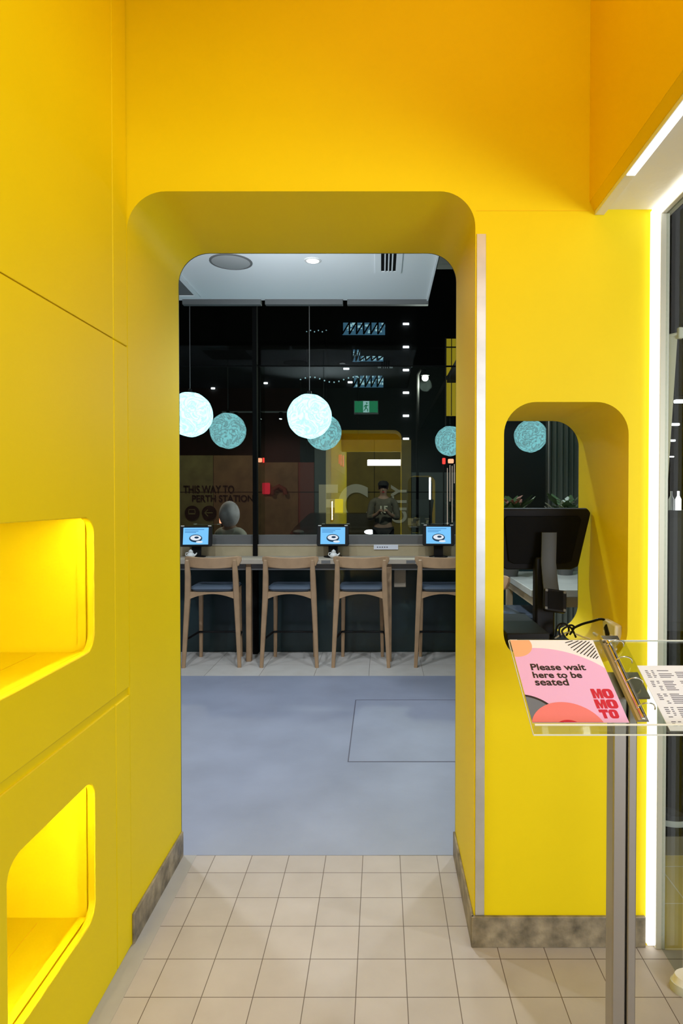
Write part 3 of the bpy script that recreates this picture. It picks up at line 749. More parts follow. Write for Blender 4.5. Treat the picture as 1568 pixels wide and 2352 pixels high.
MB().lathe([(0, 0), (.17, 0), (.17, .008), (.16, .012), (0, .012)], (XS, mid.y, 0), 40).build('base_plate', 'steel', st)
tray = MB().box(0, WID, -.026, LEN, -.004, 0).build('tray', 'acrylic', st, mtx=TM)
MB().box(0, WID, -.026, -.022, 0, .024).build('tray_lip', 'acrylic', tray, mtx=TM)
m = MB()
m.box(-.0012, 0, -.026, LEN, -.004, .0005).box(0, WID, LEN, LEN + .0012, -.004, .0005).box(0, WID, -.026, -.022, .024, .0255).box(0, WID, -.0275, -.026, -.004, -.001).box(WID, WID + .0012, -.026, LEN, -.004, .0005)
m.build('tray_edge', 'acrylic_edge', tray, mtx=TM)  # pale colour imitates light gathering in the clear tray's edges
MB().box(WID / 2 - .05, WID / 2 + .05, LEN * .3, LEN * .6, -.010, -.0045).build('mount_plate', 'steel', st, mtx=TM)
# ring binder spine
rb = thing('ring_binder', TM @ Vector((WID / 2, LEN / 2, 0)), 'metal ring binder spine between the pink notice and the printed sheet', 'binder')
u0, v0 = uv(905, 285); u1, v1 = uv(1255, 965)
uc = (u0 + u1) / 2
MB().prism([(uc - .014, .004), (uc + .014, .004), (uc + .010, .009), (uc, .012), (uc - .010, .009)], lambda a, b, q: (a, q, b), .002, LEN - .004).build('spine', 'steel', rb, mtx=TM)
MB().tube([(uc, .004, .0135), (uc, LEN - .006, .0135)], .004, 8).build('hinge_rod', 'chrome', rb, mtx=TM)
for v in (LEN * .88, LEN * .66, LEN * .40, LEN * .12):
    MB().tube([(uc + .016 + .020 * math.cos(a), v, .011 + .018 * math.sin(a)) for a in [k * PI * 1.15 / 12 - .1 for k in range(13)]], .0016, 7).build('ring', 'chrome', rb, mtx=TM)
MB().box(uc - .012, uc + .03, LEN - .018, LEN - .002, .012, .018).build('clasp', 'chrome', rb, mtx=TM, bev=.001)
MB().box(uc + .018, uc + .05, .0, LEN, .0006, .0014).build('clear_pocket', 'acrylic', rb, mtx=TM, smooth=False)
# pink notice
PW = .209
ns = thing('notice_sheet', TM @ Vector((PW / 2, LEN / 2, 0)), 'pink notice asking guests to wait, lying on the clear tray', 'notice')
pg = (0.003, PW, 0.002, LEN - .002)
MB().box(pg[0], pg[1], pg[2], pg[3], .001, .002).build('page', 'paper_white', ns, mtx=TM, smooth=False)
def clip(pts):
    for ax, lim, sg in ((0, pg[0], 1), (0, pg[1], -1), (1, pg[2], 1), (1, pg[3], -1)):
        out = []
        for i in range(len(pts)):
            a, b = pts[i], pts[(i + 1) % len(pts)]
            ia, ib = (a[ax] - lim) * sg >= 0, (b[ax] - lim) * sg >= 0
            if ia: out.append(a)
            if ia != ib:
                k = (lim - a[ax]) / (b[ax] - a[ax]); out.append((a[0] + (b[0] - a[0]) * k, a[1] + (b[1] - a[1]) * k))
        pts = out
    return pts
def disc(c, r, lvl, name, material, ry=None):
    ry = ry or r
    pts = clip([(c[0] + r * math.cos(2 * PI * k / 72), c[1] + ry * math.sin(2 * PI * k / 72)) for k in range(72)])
    MB().prism(pts, XY, .002 + lvl * .0003, .0023 + lvl * .0003).build(name, material, ns, mtx=TM, smooth=False)
disc((.055, LEN - .030 - .205), .205, 0, 'pink_circle', 'paper_pink')
disc((.010, LEN - .018), .043, 1, 'orange_circle', 'ink_orange')
disc((-.012, .000), .082, 2, 'black_ring', 'ink_black')
disc((-.012, .000), .076, 3, 'slate_circle', 'ink_slate')
disc((.078, -.022), .080, 4, 'red_circle', 'ink_red')
disc((.079, -.022), .032, 5, 'dark_red_circle', 'ink_crimson', .030)
m = MB()
for a, b in (((578, 278), (640, 262)), ((602, 300), (688, 262)), ((625, 322), (722, 263)), ((648, 342), (755, 264)), ((676, 358), (782, 270)), ((704, 370), (800, 286)), ((734, 380), (815, 304)), ((762, 391), (826, 322)), ((788, 400), (836, 346)), ((812, 408), (846, 370)), ((836, 412), (856, 392))):
    p, q = Vector(uv(*a)), Vector(uv(*b)); d = (q - p).normalized(); n_ = Vector((-d.y, d.x)) * .0011
    m.prism([tuple(p - n_), tuple(q - n_), tuple(q + n_), tuple(p + n_)], XY, .0024, .0027)
m.build('ray_lines', 'ink_black', ns, mtx=TM, smooth=False)
def ptext(name, body, zx, zy, width, material, bold=.0006, sy=1.0, zh=40):
    a = uv(zx, zy); b = uv(zx + width, zy)
    cu = bpy.data.curves.new('m', 'FONT'); cu.body = body; cu.size = 1
    o = bpy.data.objects.new('m', cu); COL.objects.link(o); bpy.context.view_layer.update(); w_ = o.dimensions.x; h_ = o.dimensions.y
    bpy.data.objects.remove(o)
    size = (b[0] - a[0]) / w_
    top = uv(zx, zy - zh)
    sy = (top[1] - a[1]) / (h_ * size) if sy is None else sy
    text(name, body, size, TM @ Matrix.Translation((a[0], a[1], .0028)) @ Matrix.Diagonal((1, sy, 1, 1)), material, ns, .0003, bold=bold)
ptext('lettering', 'Please wait', 290, 508, 456, 'ink_black', .0005)
ptext('lettering', 'here to be', 308, 573, 408, 'ink_black', .0005)
ptext('lettering', 'seated', 328, 636, 278, 'ink_black', .0005)
GM = [(0, 0), (0, 1), (.36, 1), (.5, .42), (.64, 1), (1, 1), (1, 0), (.72, 0), (.72, .62), (.57, 0), (.43, 0), (.28, .62), (.28, 0)]
GT = [(0, 1), (1, 1), (1, .68), (.68, .68), (.68, 0), (.32, 0), (.32, .68), (0, .68)]
GO = [(x_, y_) for x_, y_ in rrect(0, 1, 0, 1, .32, 6)]
GH = [(.5 + (x_ - .5), y_) for x_, y_ in rrect(.40, .60, .24, .76, .09, 4)]
for row, (za, zb, yt, yb_) in enumerate(((783, 962, 667, 746), (812, 1000, 756, 832), (850, 1006, 841, 915))):
    for k, (gl, ho) in enumerate(((GT if row == 2 else GM, []), (GO, [GH]))):
        f0, f1 = (0, .49) if k == 0 else (.51, 1)
        bl, br_, tl_ = Vector(uv(za + (zb - za) * f0 + 34, yb_)), Vector(uv(za + (zb - za) * f1 + 34, yb_)), Vector(uv(za + (zb - za) * f0, yt))
        me = plate(gl, ho, lambda a, b, q: (bl.x + (br_.x - bl.x) * a + (tl_.x - bl.x) * b * .0, bl.y + (tl_.y - bl.y) * b, q), .0026, .0029)
        me.transform(TM); me.transform(Matrix.Translation(-wloc(ns)))
        link('logo_lettering', me, 'ink_crimson', ns, smooth=False)
# printed sheet on the right
a0 = uv(1190, 470); a1 = uv(1455, 1025)
ul, vb, vt = (a0[0] + a1[0]) / 2, -.020, a0[1]
ms = thing('menu_sheet', TM @ Vector((ul + .1, .1, 0)), 'white printed sheet lying on the right side of the clear tray', 'menu')
SW = min(.2, WID - ul - .004)
MB().box(ul, ul + SW, vb, vt, .0015, .0025).build('page', 'paper', ms, mtx=TM, smooth=False)
m = MB(); v = vt - .018; row = 0
random.seed(4)
while v > vb + .01:
    if row % 6 == 5: v -= .008
    cols = [(.012, .022), (.026, .034), (.040, .075), (.080, .112), (.118, .150), (.155, .168)]
    for c0, c1 in cols:
        if c1 < SW and random.random() < .9: m.box(ul + c0, ul + c0 + (c1 - c0) * random.uniform(.6, 1), v, v + .0018, .0025, .0029)
    v -= .0052; row += 1
m.build('print', 'ink_grey', ms, mtx=TM, smooth=False)

# ------------------------------------------------------------------ things by the storefront
def shoe(c, rz, label, up, so, L=.27):
    t = thing('shoe', c, label, 'shoe', None, rz)
    k = 18; foot = []
    for i in range(k * 2):
        a = 2 * PI * i / (k * 2); xx = math.cos(a); yy = math.sin(a)
        foot.append((L / 2 * xx, (.046 + .008 * xx - .016 * math.exp(-((xx + .1) / .35) ** 2)) * yy))
    MB().loft([[(x_, y_, 0) for x_, y_ in foot], [(x_ * 1.02, y_ * 1.03, .012) for x_, y_ in foot], [(x_, y_, .026) for x_, y_ in foot]]).build('sole', so, t, world=False)
    MB().loft([[(x_ * .97, y_ * .95, .026) for x_, y_ in foot], [(x_ * .94 - .004, y_ * .92, .050 - .01 * (x_ / L)) for x_, y_ in foot], [(x_ * .72 - .03, y_ * .8, .072 - .05 * (x_ / L)) for x_, y_ in foot], [(x_ * .36 - .065, y_ * .62, .10) for x_, y_ in foot]]).build('upper', up, t, world=False)
    m = MB()
    for i in range(4): m.tube([(.02 - i * .018, -.022, .064 + .008 * i), (.02 - i * .018, 0, .072 + .008 * i), (.02 - i * .018, .022, .064 + .008 * i)], .003, 6)
    m.build('lace', so, t, world=False)
shoe((0.995, 1.80, 0.0), math.radians(164), 'white shoe on the tiles at the right edge below the tray', 'shoe_white', 'sole')
shoe((1.24, 2.80, 0.0), math.radians(-20), 'dark shoe with pale sole beyond the metal window frame', 'trousers', 'sole')
struct(MB().box(0.99, 7.5, YR, 2.66, -0.05, 0.001).build('floor.003', 'olive_floor', smooth=False))
struct(MB().box(0.99, 12, 2.66, 18, -0.05, -0.0005).build('floor.004', 'black_matt', smooth=False))
struct(MB().box(1.6, 12, 16, 16.1, 0, 3.2).build('wall_mall', 'black_matt', smooth=False))
struct(MB().box(1.0, 12, YF, 16, 3.2, 3.3).build('ceiling.004', 'black_matt', smooth=False))
for k, (px, py, Y) in enumerate([(1562, 922, 4.9), (1549, 975, 6.6), (1542, 1012, 8.4), (1541, 1049, 11.5)]):
    p = at(px, py, Y)
    t = thing('ceiling_bar_light', p, ['nearest short white bar light beyond the shop window', 'second nearest short white bar light beyond the shop window', 'third short white bar light beyond the shop window', 'farthest, lowest-looking white bar light beyond the shop window'][k], 'light', 'bar lights beyond the shop window')
    MB().box(p.x - .045, p.x + .045, Y - .02, Y + .02, p.z - .012, p.z + .012).build('lamp', 'facade_lamp', t, bev=.004)
    MB().box(p.x - .05, p.x + .05, Y - .025, Y + .025, p.z + .013, p.z + .04).build('housing', 'black', t)
    MB().tube([(p.x, Y, p.z + .04), (p.x, Y, 3.2)], .004, 6).build('hanger', 'black', t)
p0 = at(1537, 772, 2.31); p1 = at(1555, 763, 2.25)
t = thing('pennant_banner', p1, 'narrow white pennant banner on a short rod beyond the shop window', 'banner')
xa = p0.x
MB().loft([[(xa - .06, 2.36, p0.z - .0), (xa + .025, 2.30, p0.z), (xa + .027, 2.304, p0.z), (xa - .058, 2.364, p0.z)],
           [(xa - .06, 2.36, 1.2), (xa - .012, 2.33, 1.2), (xa - .010, 2.334, 1.2), (xa - .058, 2.364, 1.2)]]).build('cloth', 'fabric_white', t)
MB().tube([(xa - .08, 2.375, p0.z - .006), (xa + .03, 2.295, p0.z + .006)], .006, 8).build('rod', 'fabric_white', t)
MB().box(xa + .022, xa + .042, 2.285, 2.305, p0.z - .014, p0.z + .028).build('rod_end', 'fabric_white', t, bev=.005)
MB().tube([(xa - .03, 2.337, p0.z), (xa - .03, 2.337, 3.2)], .003, 6).build('cord', 'black_matt', t)
p = at(1548, 1172, 6.8)
t = thing('bar_cabinet', (p.x + .1, 6.9, 0), 'dark cabinet with bottles far beyond the shop window', 'cabinet')
MB().box(p.x - .12, p.x + .5, 6.75, 7.1, .0, p.z).build('body', 'grey_metal', t, bev=.004)
MB().box(p.x - .10, p.x + .18, 6.742, 6.75, .1, p.z - .08).build('door', 'sill_grey', t, bev=.003)
for k, px in enumerate((1541, 1557)):
    q = at(px, 1172, 6.85)
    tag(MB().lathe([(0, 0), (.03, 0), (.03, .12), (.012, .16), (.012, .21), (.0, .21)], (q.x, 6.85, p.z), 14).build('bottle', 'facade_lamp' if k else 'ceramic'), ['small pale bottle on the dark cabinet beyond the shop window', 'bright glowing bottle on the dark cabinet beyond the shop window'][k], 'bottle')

# ------------------------------------------------------------------ the street beyond the window
struct(MB().box(-30, 1.2, 5.95, 40, -0.06, -0.001).build('ground', 'asphalt', smooth=False))
struct(MB().box(-20, 14, 25, 25.5, 0, 16).build('wall_facade', 'facade', smooth=False))
YH = 13.0
def hoard(x0, x1, ytop, material, label):
    a = at(x0, ytop, YH); b = at(x1, ytop, YH)
    t = thing('hoarding_panel', ((a.x + b.x) / 2, YH, 0), label, 'hoarding', 'hoarding panels across the street')
    MB().box(a.x, b.x - .01, YH, YH + .05, 0, a.z).build('board', material, t)
    MB().box(a.x + .02, a.x + .08, YH + .05, YH + .12, 0, a.z).build('post', 'grey_metal', t)
    MB().box(a.x, b.x - .01, YH - .004, YH, 1.55, 1.565).build('joint', 'black_matt', t)
    return t
hoard(380, 490, 1046, 'olive', 'olive hoarding panel at the left, behind the station arrow')
hoard(490, 592, 1046, 'brown', 'brown hoarding panel left of the black window post')
hoard(592, 685, 1062, 'brown', 'brown hoarding panel right of the black window post with red light')
hoard(685, 722, 1062, 'maroon', 'narrow maroon hoarding panel left of the grey column')
hoard(722, 760, 1000, 'teal_grey', 'tall grey column panel behind the letter F')
hoard(760, 860, 1010, 'mustard', 'mustard hoarding panel behind the letter C')
hoard(860, 945, 1010, 'mustard', 'mustard hoarding panel behind the standing figure')
hoard(945, 1060, 1085, 'teal_grey', 'dark grey hoarding panel behind the right tablet')
def sign_text(name, body, px0, px1, ybase, ytop, material, label, rot=False, bold=.01):
    a = at(px0, ybase, YH - .02); b = at(px1, ybase, YH - .02); c = at(px0, ytop, YH - .02)
    cu = bpy.data.curves.new('m', 'FONT'); cu.body = body; cu.size = 1
    o = bpy.data.objects.new('m', cu); COL.objects.link(o); bpy.context.view_layer.update(); w_, h_ = o.dimensions.x, o.dimensions.y
    bpy.data.objects.remove(o)
    if rot:
        L_, H_ = (c.z - a.z), (b.x - a.x)
        mt = Matrix.Translation(b) @ Matrix.Rotation(PI / 2, 4, 'X') @ Matrix.Rotation(PI / 2, 4, 'Z') @ Matrix.Diagonal((L_ / w_, H_ / h_, 1, 1))
    else:
        mt = Matrix.Translation(a) @ Matrix.Rotation(PI / 2, 4, 'X') @ Matrix.Diagonal(((b.x - a.x) / w_, (c.z - a.z) / h_, 1, 1))
    o = text(name, body, 1.0, mt, material, None, .01, bold=bold)
    return tag(o, label, 'lettering')
sign_text('sign_lettering', 'THIS WAY TO', 421, 537, 1132, 1115, 'black_matt', 'upper row of black lettering on the olive hoarding')
sign_text('sign_lettering', 'PERTH STATION', 440, 580, 1152, 1137, 'black_matt', 'lower row of black station lettering on the hoarding')
sign_text('sign_lettering', 'FC', 728, 834, 1200, 1115, 'letter_grey', 'large grey letters F and C on the mustard hoarding', bold=.035)
sign_text('sign_lettering', 'CITY', 898, 932, 1202, 1118, 'letter_grey', 'grey letters turned sideways on the mustard hoarding', True, .03)
for px, lab in ((441, 'black round train symbol on the olive hoarding'), (480, 'black round sign with arrow on the olive hoarding')):
    p = at(px, 1178, YH - .03); r = 16.5 * YH / F
    t = thing('round_sign', p, lab, 'sign')
    m = MB().prism([(p.x + r * math.cos(2 * PI * k / 36), p.z + r * math.sin(2 * PI * k / 36)) for k in range(36)], XZ, YH - .04, YH - .005)
    m.build('disc', 'black_matt', t)
    m = MB()
    if px > 460:
        m.tube([(p.x + .08, YH - .045, p.z), (p.x - .08, YH - .045, p.z)], .012, 6); m.tube([(p.x - .02, YH - .045, p.z + .07), (p.x - .085, YH - .045, p.z), (p.x - .02, YH - .045, p.z - .07)], .012, 6)
        m.build('arrow', 'olive', t)
    else:
        m.box(p.x - .07, p.x + .07, YH - .05, YH - .04, p.z - .03, p.z - .005).tube([(p.x - .07, YH - .045, p.z), (p.x - .06, YH - .045, p.z + .07), (p.x + .06, YH - .045, p.z + .07), (p.x + .07, YH - .045, p.z)], .01, 6)
        m.build('train_symbol', 'olive', t)
def glow(name, px, py, w_, h_, Y, material, label, cat='light', round_=False, stem=False):
    p = at(px, py, Y); a = w_ / 2 * Y / F; b = h_ / 2 * Y / F
    t = thing(name, p, label, cat)
    if round_: MB().sphere(p, a, sz=b / a, u=16, v=10).build('lamp', material, t)
    else: MB().box(p.x - a, p.x + a, Y - .02, Y + .02, p.z - b, p.z + b).build('lamp', material, t, bev=min(a, b) * .4)
    MB().box(p.x - a * .6, p.x + a * .6, Y + .021, Y + .06, p.z - b * .6, p.z + b * .6).build('housing', 'black_matt', t)
    if stem: MB().tube([(p.x, Y + .04, 0), (p.x, Y + .04, p.z)], .012, 6).build('stem', 'black_matt', t)
    return t
glow('neon_sign', 597, 1057, 9, 10, YH - .06, 'orange_light', 'small red neon mark beside the black window post', 'sign')
glow('neon_sign', 605, 1057, 4, 11, YH - .06, 'red_light', 'thin red neon stroke right of the small red mark', 'sign')
for k, dx in enumerate((-4, 0, 5)):
    glow('neon_sign', 783 + dx, 1055 + k * 2, 3, 26 - 5 * (k == 0), YH - .06, 'red_dim', ['left of three crimson neon strokes on the mustard hoarding', 'middle of three crimson neon strokes on the mustard hoarding', 'right of three crimson neon strokes on the mustard hoarding'][k], 'sign')
glow('traffic_light', 1019, 1059, 7, 14, 11, 'red_light', 'red street light left of the glowing orange lamp', 'traffic light', stem=True)
glow('street_globe', 1035, 1059, 13, 10, 11, 'orange_light', 'orange lamp above the bright rods near the door jamb', stem=True)
glow('lit_sign', 611, 1122, 18, 26, YH - .06, 'red_dim', 'crimson lit square sign right of the black window post', 'sign')
glow('light_tube', 987, 1122, 4, 51, 11.5, 'facade_lamp', 'slim white vertical light tube above the right tablet', stem=True)
glow('niche_reflection', 778, 1174, 19, 56, 12.9, 'niche_reflection_glow', 'glowing yellow upright banner in front of the letter C', 'banner', stem=True)  # reflection of a lit niche built as a glowing panel
p = at(640, 1130, YH - .08)
t = tag(MB().tube([(p.x - .14, YH - .08, p.z - .05), (p.x - .12, YH - .08, p.z + .05), (p.x, YH - .08, p.z + .12), (p.x + .12, YH - .08, p.z + .05), (p.x + .14, YH - .08, p.z - .05)], .05, 10).build('arch_sign', 'maroon'), 'dark red arched emblem right of the crimson lit sign', 'sign')
for k, (px, y0, y1) in enumerate([(1027, 1075, 1205), (1033, 1068, 1152), (1038, 1070, 1200), (1043, 1066, 1110), (1048, 1070, 1190)]):
    a = at(px, y0, 10.6); b = at(px, y1, 10.6)
    t = thing('light_rod', (b.x, 10.6, 0), 'thin bright upright rod, %s below the orange lamp' % ('leftmost of five', 'second from left', 'middle of five', 'second from right', 'rightmost of five')[k], 'rod', 'bright rods near the door jamb')
    MB().tube([a, b], .006, 6).build('tube', 'rod_glow', t)
    MB().tube([(b.x, 10.61, 0), (b.x, 10.61, b.z + .02)], .008, 6).build('stem', 'black_matt', t)
for k, py in enumerate((744, 797, 850, 902, 955, 1008, 1060)):
    glow('facade_light', 932, py, 14, 5, 24.94, 'facade_lamp', 'small white facade light, %s in the column right of the exit sign' % ('topmost', 'second from top', 'third from top', 'fourth from top', 'third from bottom', 'second from bottom', 'lowest')[k])
for px, py, lab in ((795, 847, 'white glowing mark imitating a mirrored downlight above the lowest lattice window'), (805, 878, 'white glowing mark imitating a mirrored downlight left of the lowest lattice window'), (489, 892, 'white glowing mark imitating a mirrored downlight above the left globe lamp'), (610, 880, 'white glowing mark imitating a mirrored downlight right of the black window post')):
    glow('facade_light', px, py, 13 if px > 700 else 9, 4, 24.94, 'facade_lamp', lab)  # glowing marks stand in for downlights mirrored in the window
def lattice(x0, x1, y0, y1, n, label):
    Y = 24.90; a = at(x0, y1, Y); b = at(x1, y0, Y)
    t = thing('lattice_window', ((a.x + b.x) / 2, Y, a.z), label, 'window')
    MB().box(a.x, b.x, Y, Y + .10, a.z, b.z).build('pane', 'lattice_blue', t, smooth=False)
    random.seed(int(x0 + y0))
    m = MB(); k = MB(); wd = (b.x - a.x) / n
    for i in range(n):
        xa = a.x + i * wd
        m.box(xa - .03, xa + .03, Y - .06, Y - .01, a.z, b.z)
        m.tube([(xa, Y - .04, a.z), (xa + wd, Y - .04, b.z)], .03, 5)
        for _ in range(4):
            u, v = random.random(), random.random(); s_ = random.uniform(.03, .10)
            xx = xa + u * wd; zz = a.z + v * (b.z - a.z) * .9
            k.box(xx, min(xx + s_ * 1.6, b.x), Y - .005, Y - .001, zz, min(zz + s_, b.z))
    k.build('lit_patches', 'lattice_light', t, smooth=False)
    m.build('bars', 'black_matt', t)
lattice(786, 884, 741, 768, 6, 'blue lattice window high in the dark facade')
lattice(809, 826, 803, 830, 2, 'small lit lattice window below the highest one')
lattice(826, 880, 818, 829, 4, 'faint low lattice window right of the small lit one')
lattice(811, 880, 863, 889, 5, 'blue lattice window just above the exit sign')
p0 = at(690, 872, 20); t = thing('string_light', p0, 'string of tiny bulbs crossing behind the middle globe cord', 'string lights')
pts = [at(690 + 11 * i, 872 - 6 * math.sin(i * .7), 20) for i in range(13)]
MB().tube(pts, .008, 5).build('cable', 'black_matt', t)
for q in (pts[0], pts[-1]): MB().tube([(q.x, q.y, 0), q], .02, 6).build('post', 'facade', t)
for q in pts: MB().sphere(q, .024, u=8, v=6).build('bulb', 'lattice_light', t)
p0 = at(700, 760, 21.5); t = thing('string_light', p0, 'short string of tiny bulbs left of the highest lattice window', 'string lights')
pts = [at(704 + 9 * i, 762 - 3 * (i % 2), 21.5) for i in range(6)]
MB().tube(pts, .008, 5).build('cable', 'black_matt', t)
for q in (pts[0], pts[-1]): MB().tube([(q.x, q.y, 0), q], .02, 6).build('post', 'facade', t)
for q in pts: MB().sphere(q, .022, u=8, v=6).build('bulb', 'lattice_light', t)
p = at(976, 868, 8.0)
t = thing('street_lamp', (p.x - .08, 8.05, 0), 'tall street lamp with bright white head at the right', 'street lamp')
MB().tube([(p.x - .1, 8.05, 0), (p.x - .09, 8.05, p.z + .05), (p.x - .05, 8.04, p.z + .12), (p.x, 8.0, p.z + .09)], .018, 8).build('pole', 'black_matt', t)
MB().sphere((p.x, 8.0, p.z), .042, u=14, v=10).build('lamp', 'street_white', t)
MB().lathe([(.055, .03), (.03, .07), (.0, .085)], (p.x, 8.0, p.z), 14).build('hood', 'black', t)
p0 = at(1024, 1000, 9.5); p1 = at(1052, 778, 9.5)
t = thing('reflection_panel', (p0.x, 9.5, p0.z), 'glowing yellow panel with dark bars imitating a reflection near the right door jamb', 'window')  # yellow reflection in the glass built as a glowing panel
MB().box(p0.x, p1.x + .1, 9.5, 9.54, p0.z + .3, p1.z).build('pane', 'reflection_yellow', t, smooth=False)
m = MB().box(p0.x - .02, p0.x, 9.46, 9.5, p0.z, p1.z).box(p0.x, p1.x + .1, 9.47, 9.5, p1.z - .14, p1.z - .125).box(p0.x + .075, p0.x + .085, 9.47, 9.5, p0.z + .3, p1.z)
m.tube([(p0.x, 9.47, p1.z - .62), (p1.x + .1, 9.47, p1.z - .30)], .03, 6)
m.build('bars', 'black_matt', t)
# parked car, nose towards the window
pc = at(768, 1222, 11.0)
t = thing('car', (pc.x, 12.0, 0), 'dark parked car with one glowing headlight across the street', 'car')
rings = []
for y, zh, wb, zb in ((10.9, .72, .78, .30), (11.05, .80, .86, .22), (11.6, .86, .88, .20), (11.9, .90, .88, .20), (12.3, 1.12, .86, .2), (12.7, 1.14, .86, .2), (12.8, .85, .86, .25)):
    wt = wb * (.72 if zh > 1.0 else .93)
    rings.append([(pc.x + sx * wx, y, zz) for sx, wx, zz in ((-1, wb * .92, zb), (-1, wb, .55), (-1, wb * .97, min(.85, zh - .05)), (-1, wt, zh), (1, wt, zh), (1, wb * .97, min(.85, zh - .05)), (1, wb, .55), (1, wb * .92, zb))])
MB().loft(rings).build('body', 'car_paint', t, bev=.03)
for sx in (-.78, .78):
    for yy in (11.35, 12.6):
        w_ = MB().tube([(pc.x + sx - .09, yy, .31), (pc.x + sx + .09, yy, .31)], .31, 24).build('wheel', 'black_matt', t)
        MB().tube([(pc.x + sx - .095, yy, .31), (pc.x + sx + .095, yy, .31)], .17, 16).build('rim', 'grey_metal', w_)
q = at(849, 1222, 10.9)
MB().sphere((q.x, 10.93, q.z), .10, sz=.42, sy=.6, u=16, v=10).build('headlight', 'facade_lamp', t)
MB().sphere((2 * pc.x - q.x, 10.93, q.z), .10, sz=.42, sy=.6, u=16, v=10).build('headlight', 'grey_metal', t)

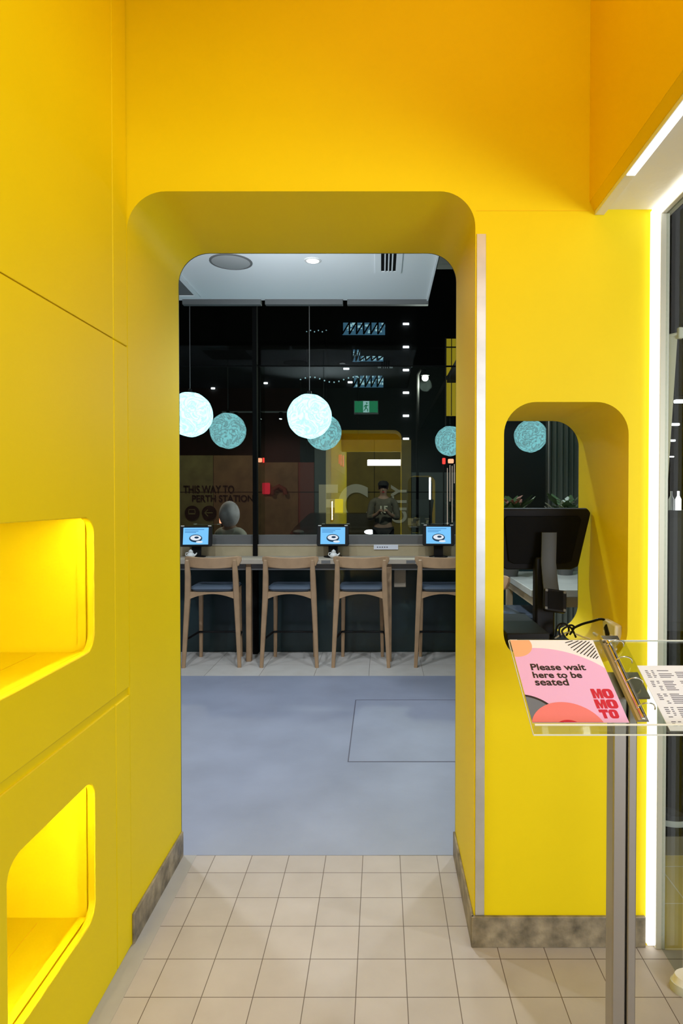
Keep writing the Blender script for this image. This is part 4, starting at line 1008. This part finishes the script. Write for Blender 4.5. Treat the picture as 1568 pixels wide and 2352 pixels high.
# ------------------------------------------------------------------ seated person in the street, and a figure imitating a reflection
def skinned(pts, edges, rad, name, material, parent, root=0, lv=2):
    me = bpy.data.meshes.new(name); me.from_pydata([Vector(p) for p in pts], edges, [])
    o = bpy.data.objects.new('tmp', me); COL.objects.link(o)
    sk = o.modifiers.new('s', 'SKIN'); sk.use_smooth_shade = True
    for i, r_ in enumerate(rad):
        d = me.skin_vertices[0].data[i]; d.radius = (r_ if isinstance(r_, tuple) else (r_, r_)); d.use_root = (i == root)
    sb = o.modifiers.new('b', 'SUBSURF'); sb.levels = lv; sb.render_levels = lv
    dg = bpy.context.evaluated_depsgraph_get(); dg.update()
    m2 = bpy.data.meshes.new_from_object(o.evaluated_get(dg)); bpy.data.objects.remove(o)
    return link(name, m2, material, parent, smooth=True, ang=3.0)
def person(loc, rz, label, seated, shirt, legs, cap):
    t = thing('person', loc, label, 'person', None, rz)
    # local: facing -Y, feet at z=0, 1.70 m tall when standing
    dz = -.36 if seated else 0.0
    P = []; E = []; Rr = []
    def add(p, r_, par=None):
        P.append(p); Rr.append(r_)
        if par is not None: E.append((par, len(P) - 1))
        return len(P) - 1
    pel = add((0, 0, .95 + dz), (.15, .10)); w_ = add((0, 0, 1.10 + dz), (.135, .09), pel); ch = add((0, 0, 1.28 + dz), (.16, .105), w_)
    sh = add((0, .01, 1.41 + dz), (.12, .075), ch); nk = add((0, 0, 1.48 + dz), .048, sh); hd = add((0, -.015, 1.56 + dz), (.072, .082), nk); ht = add((0, -.01, 1.66 + dz), (.062, .075), hd)
    for s in (-1, 1):
        a = add((s * .19, 0, 1.37 + dz), .052, sh); b = add((s * .235, -.03, 1.10 + dz), .041, a)
        if seated: c_ = add((s * .17, -.25, 1.02 + dz), .030, b); d_ = add((s * .15, -.33, 1.01 + dz), .03, c_)
        else: c_ = add((s * .10, -.22, 1.18), .030, b); d_ = add((s * .05, -.27, 1.24), .03, c_)
        for f in range(4):
            g = add((P[d_][0] + s * (.012 - .016 * f), P[d_][1] - .045, P[d_][2] + .012 - .004 * f), .009, d_); add((P[g][0], P[g][1] - .03, P[g][2] - .022), .008, g)
        g = add((P[d_][0] - s * .03, P[d_][1] - .02, P[d_][2] + .02), .010, d_)
        if seated:
            h = add((s * .10, -.02, .90 + dz), .085, pel); k = add((s * .12, -.42, .53), .06, h); f_ = add((s * .12, -.38, .09), .042, k); add((s * .12, -.52, .035), .036, f_)
        else:
            h = add((s * .095, 0, .88), .085, pel); k = add((s * .10, -.01, .49), .058, h); f_ = add((s * .105, .02, .09), .042, k); add((s * .115, -.12, .035), .036, f_)
    body = skinned(P, E, Rr, 'body', 'skin', t)
    hz = 1.60 + dz
    # face
    m = MB().sphere((0, -.098, hz - .02), .014, sz=1.5, u=10, v=8); m.build('nose', 'skin', t, world=False)
    for s in (-1, 1):
        MB().sphere((s * .032, -.088, hz + .012), .010, u=10, v=8).build('eye', 'ink_black', t, world=False)
        MB().sphere((s * .082, 0, hz - .005), .024, sx=.4, u=10, v=8).build('ear', 'skin', t, world=False)
    MB().sphere((0, -.086, hz - .058), .022, sz=.3, sy=.4, u=10, v=8).build('mouth', 'ink_crimson', t, world=False)
    # clothes
    cl = [0, 1, 2, 3]; pts = [P[i] for i in cl]; ed = [(0, 1), (1, 2), (2, 3)]; rd = [(.165, .118), (.155, .11), (.178, .122), (.135, .088)]
    base = 4
    idx = {}
    for s_i, st_ in enumerate((7, 0)):
        pass
    arm0 = 7
    per = 4 + 8 + 1 + 4
    for side in range(2):
        a = arm0 + side * per
        pts += [P[a], P[a + 1], tuple((Vector(P[a + 1]) * .35 + Vector(P[a + 2]) * .65))]
        n0 = len(pts) - 3; ed += [(3, n0), (n0, n0 + 1), (n0 + 1, n0 + 2)]; rd += [.068, .056, .045]
    skinned(pts, ed, rd, 'jacket', shirt, t)
    pts = [P[0]]; ed = []; rd = [(.158, .112)]
    for side in range(2):
        a = arm0 + side * per + 13
        n0 = len(pts); pts += [P[a], P[a + 1], tuple(Vector(P[a + 2]) + Vector((0, 0, .04)))]; ed += [(0, n0), (n0, n0 + 1), (n0 + 1, n0 + 2)]; rd += [.098, .075, .062]
    skinned(pts, ed, rd, 'trousers', legs, t)
    for s in (-1, 1):
        fy = -.45 if seated else -.055
        MB().sphere((s * .115, fy, .04), .10, sx=.46, sy=1.25, sz=.42, u=16, v=10).build('shoe', 'black_matt', t, world=False)
    if cap == 'hood':
        m = MB().sphere((0, .018, hz + .01), .128, sx=.95, sy=1.0, sz=1.28, u=24, v=16)
        m.build('hood', 'hood', t, world=False)
    else:
        m = MB().sphere((0, .012, hz + .035), .092, sx=.93, sy=1.05, sz=.85, u=20, v=12); m.build('hair', 'ink_black', t, world=False)
        MB().lathe([(.092, .0), (.09, .04), (.06, .075), (0, .085)], (0, -.005, hz + .05), 20).build('cap', 'trousers', t, world=False)
        MB().box(-.06, .06, -.17, -.07, hz + .05, hz + .058).build('cap_brim', 'trousers', t, world=False, bev=.003)
        text('jersey_number', '15', .16, Matrix.Translation((-.08, -.135, 1.20)) @ Matrix.Rotation(PI / 2, 4, 'X'), 'letter_grey', None, .004, bold=.004).parent = t
    return t
p = at(880, 1140, 10.4)
person((p.x, 10.4, 0), 0.0, 'figure in a cap and pale jersey imitating a viewer mirrored in the window', False, 'jersey', 'trousers', 'cap')  # solid figure added to imitate a mirror image in the glass
p = at(529, 1170, 7.6)
person((p.x, 7.6, 0.0), PI - .5, 'person in a pale patterned hood and grey jacket seated outside the window', True, 'jacket_grey', 'trousers', 'hood')
t = thing('street_bench', (p.x, 7.6, 0), 'dark bench under the hooded person outside the window', 'bench')
MB().box(p.x - .5, p.x + .5, 7.42, 7.82, .38, .43).build('seat', 'grey_metal', t, bev=.006)
for sx in (-.42, .42): MB().box(p.x + sx - .03, p.x + sx + .03, 7.46, 7.78, 0, .38).build('leg', 'grey_metal', t, bev=.004)
glow('tail_light', 508, 1195, 8, 14, 8.0, 'orange_light', 'small glowing red-orange lamp left of the hooded person', stem=True)
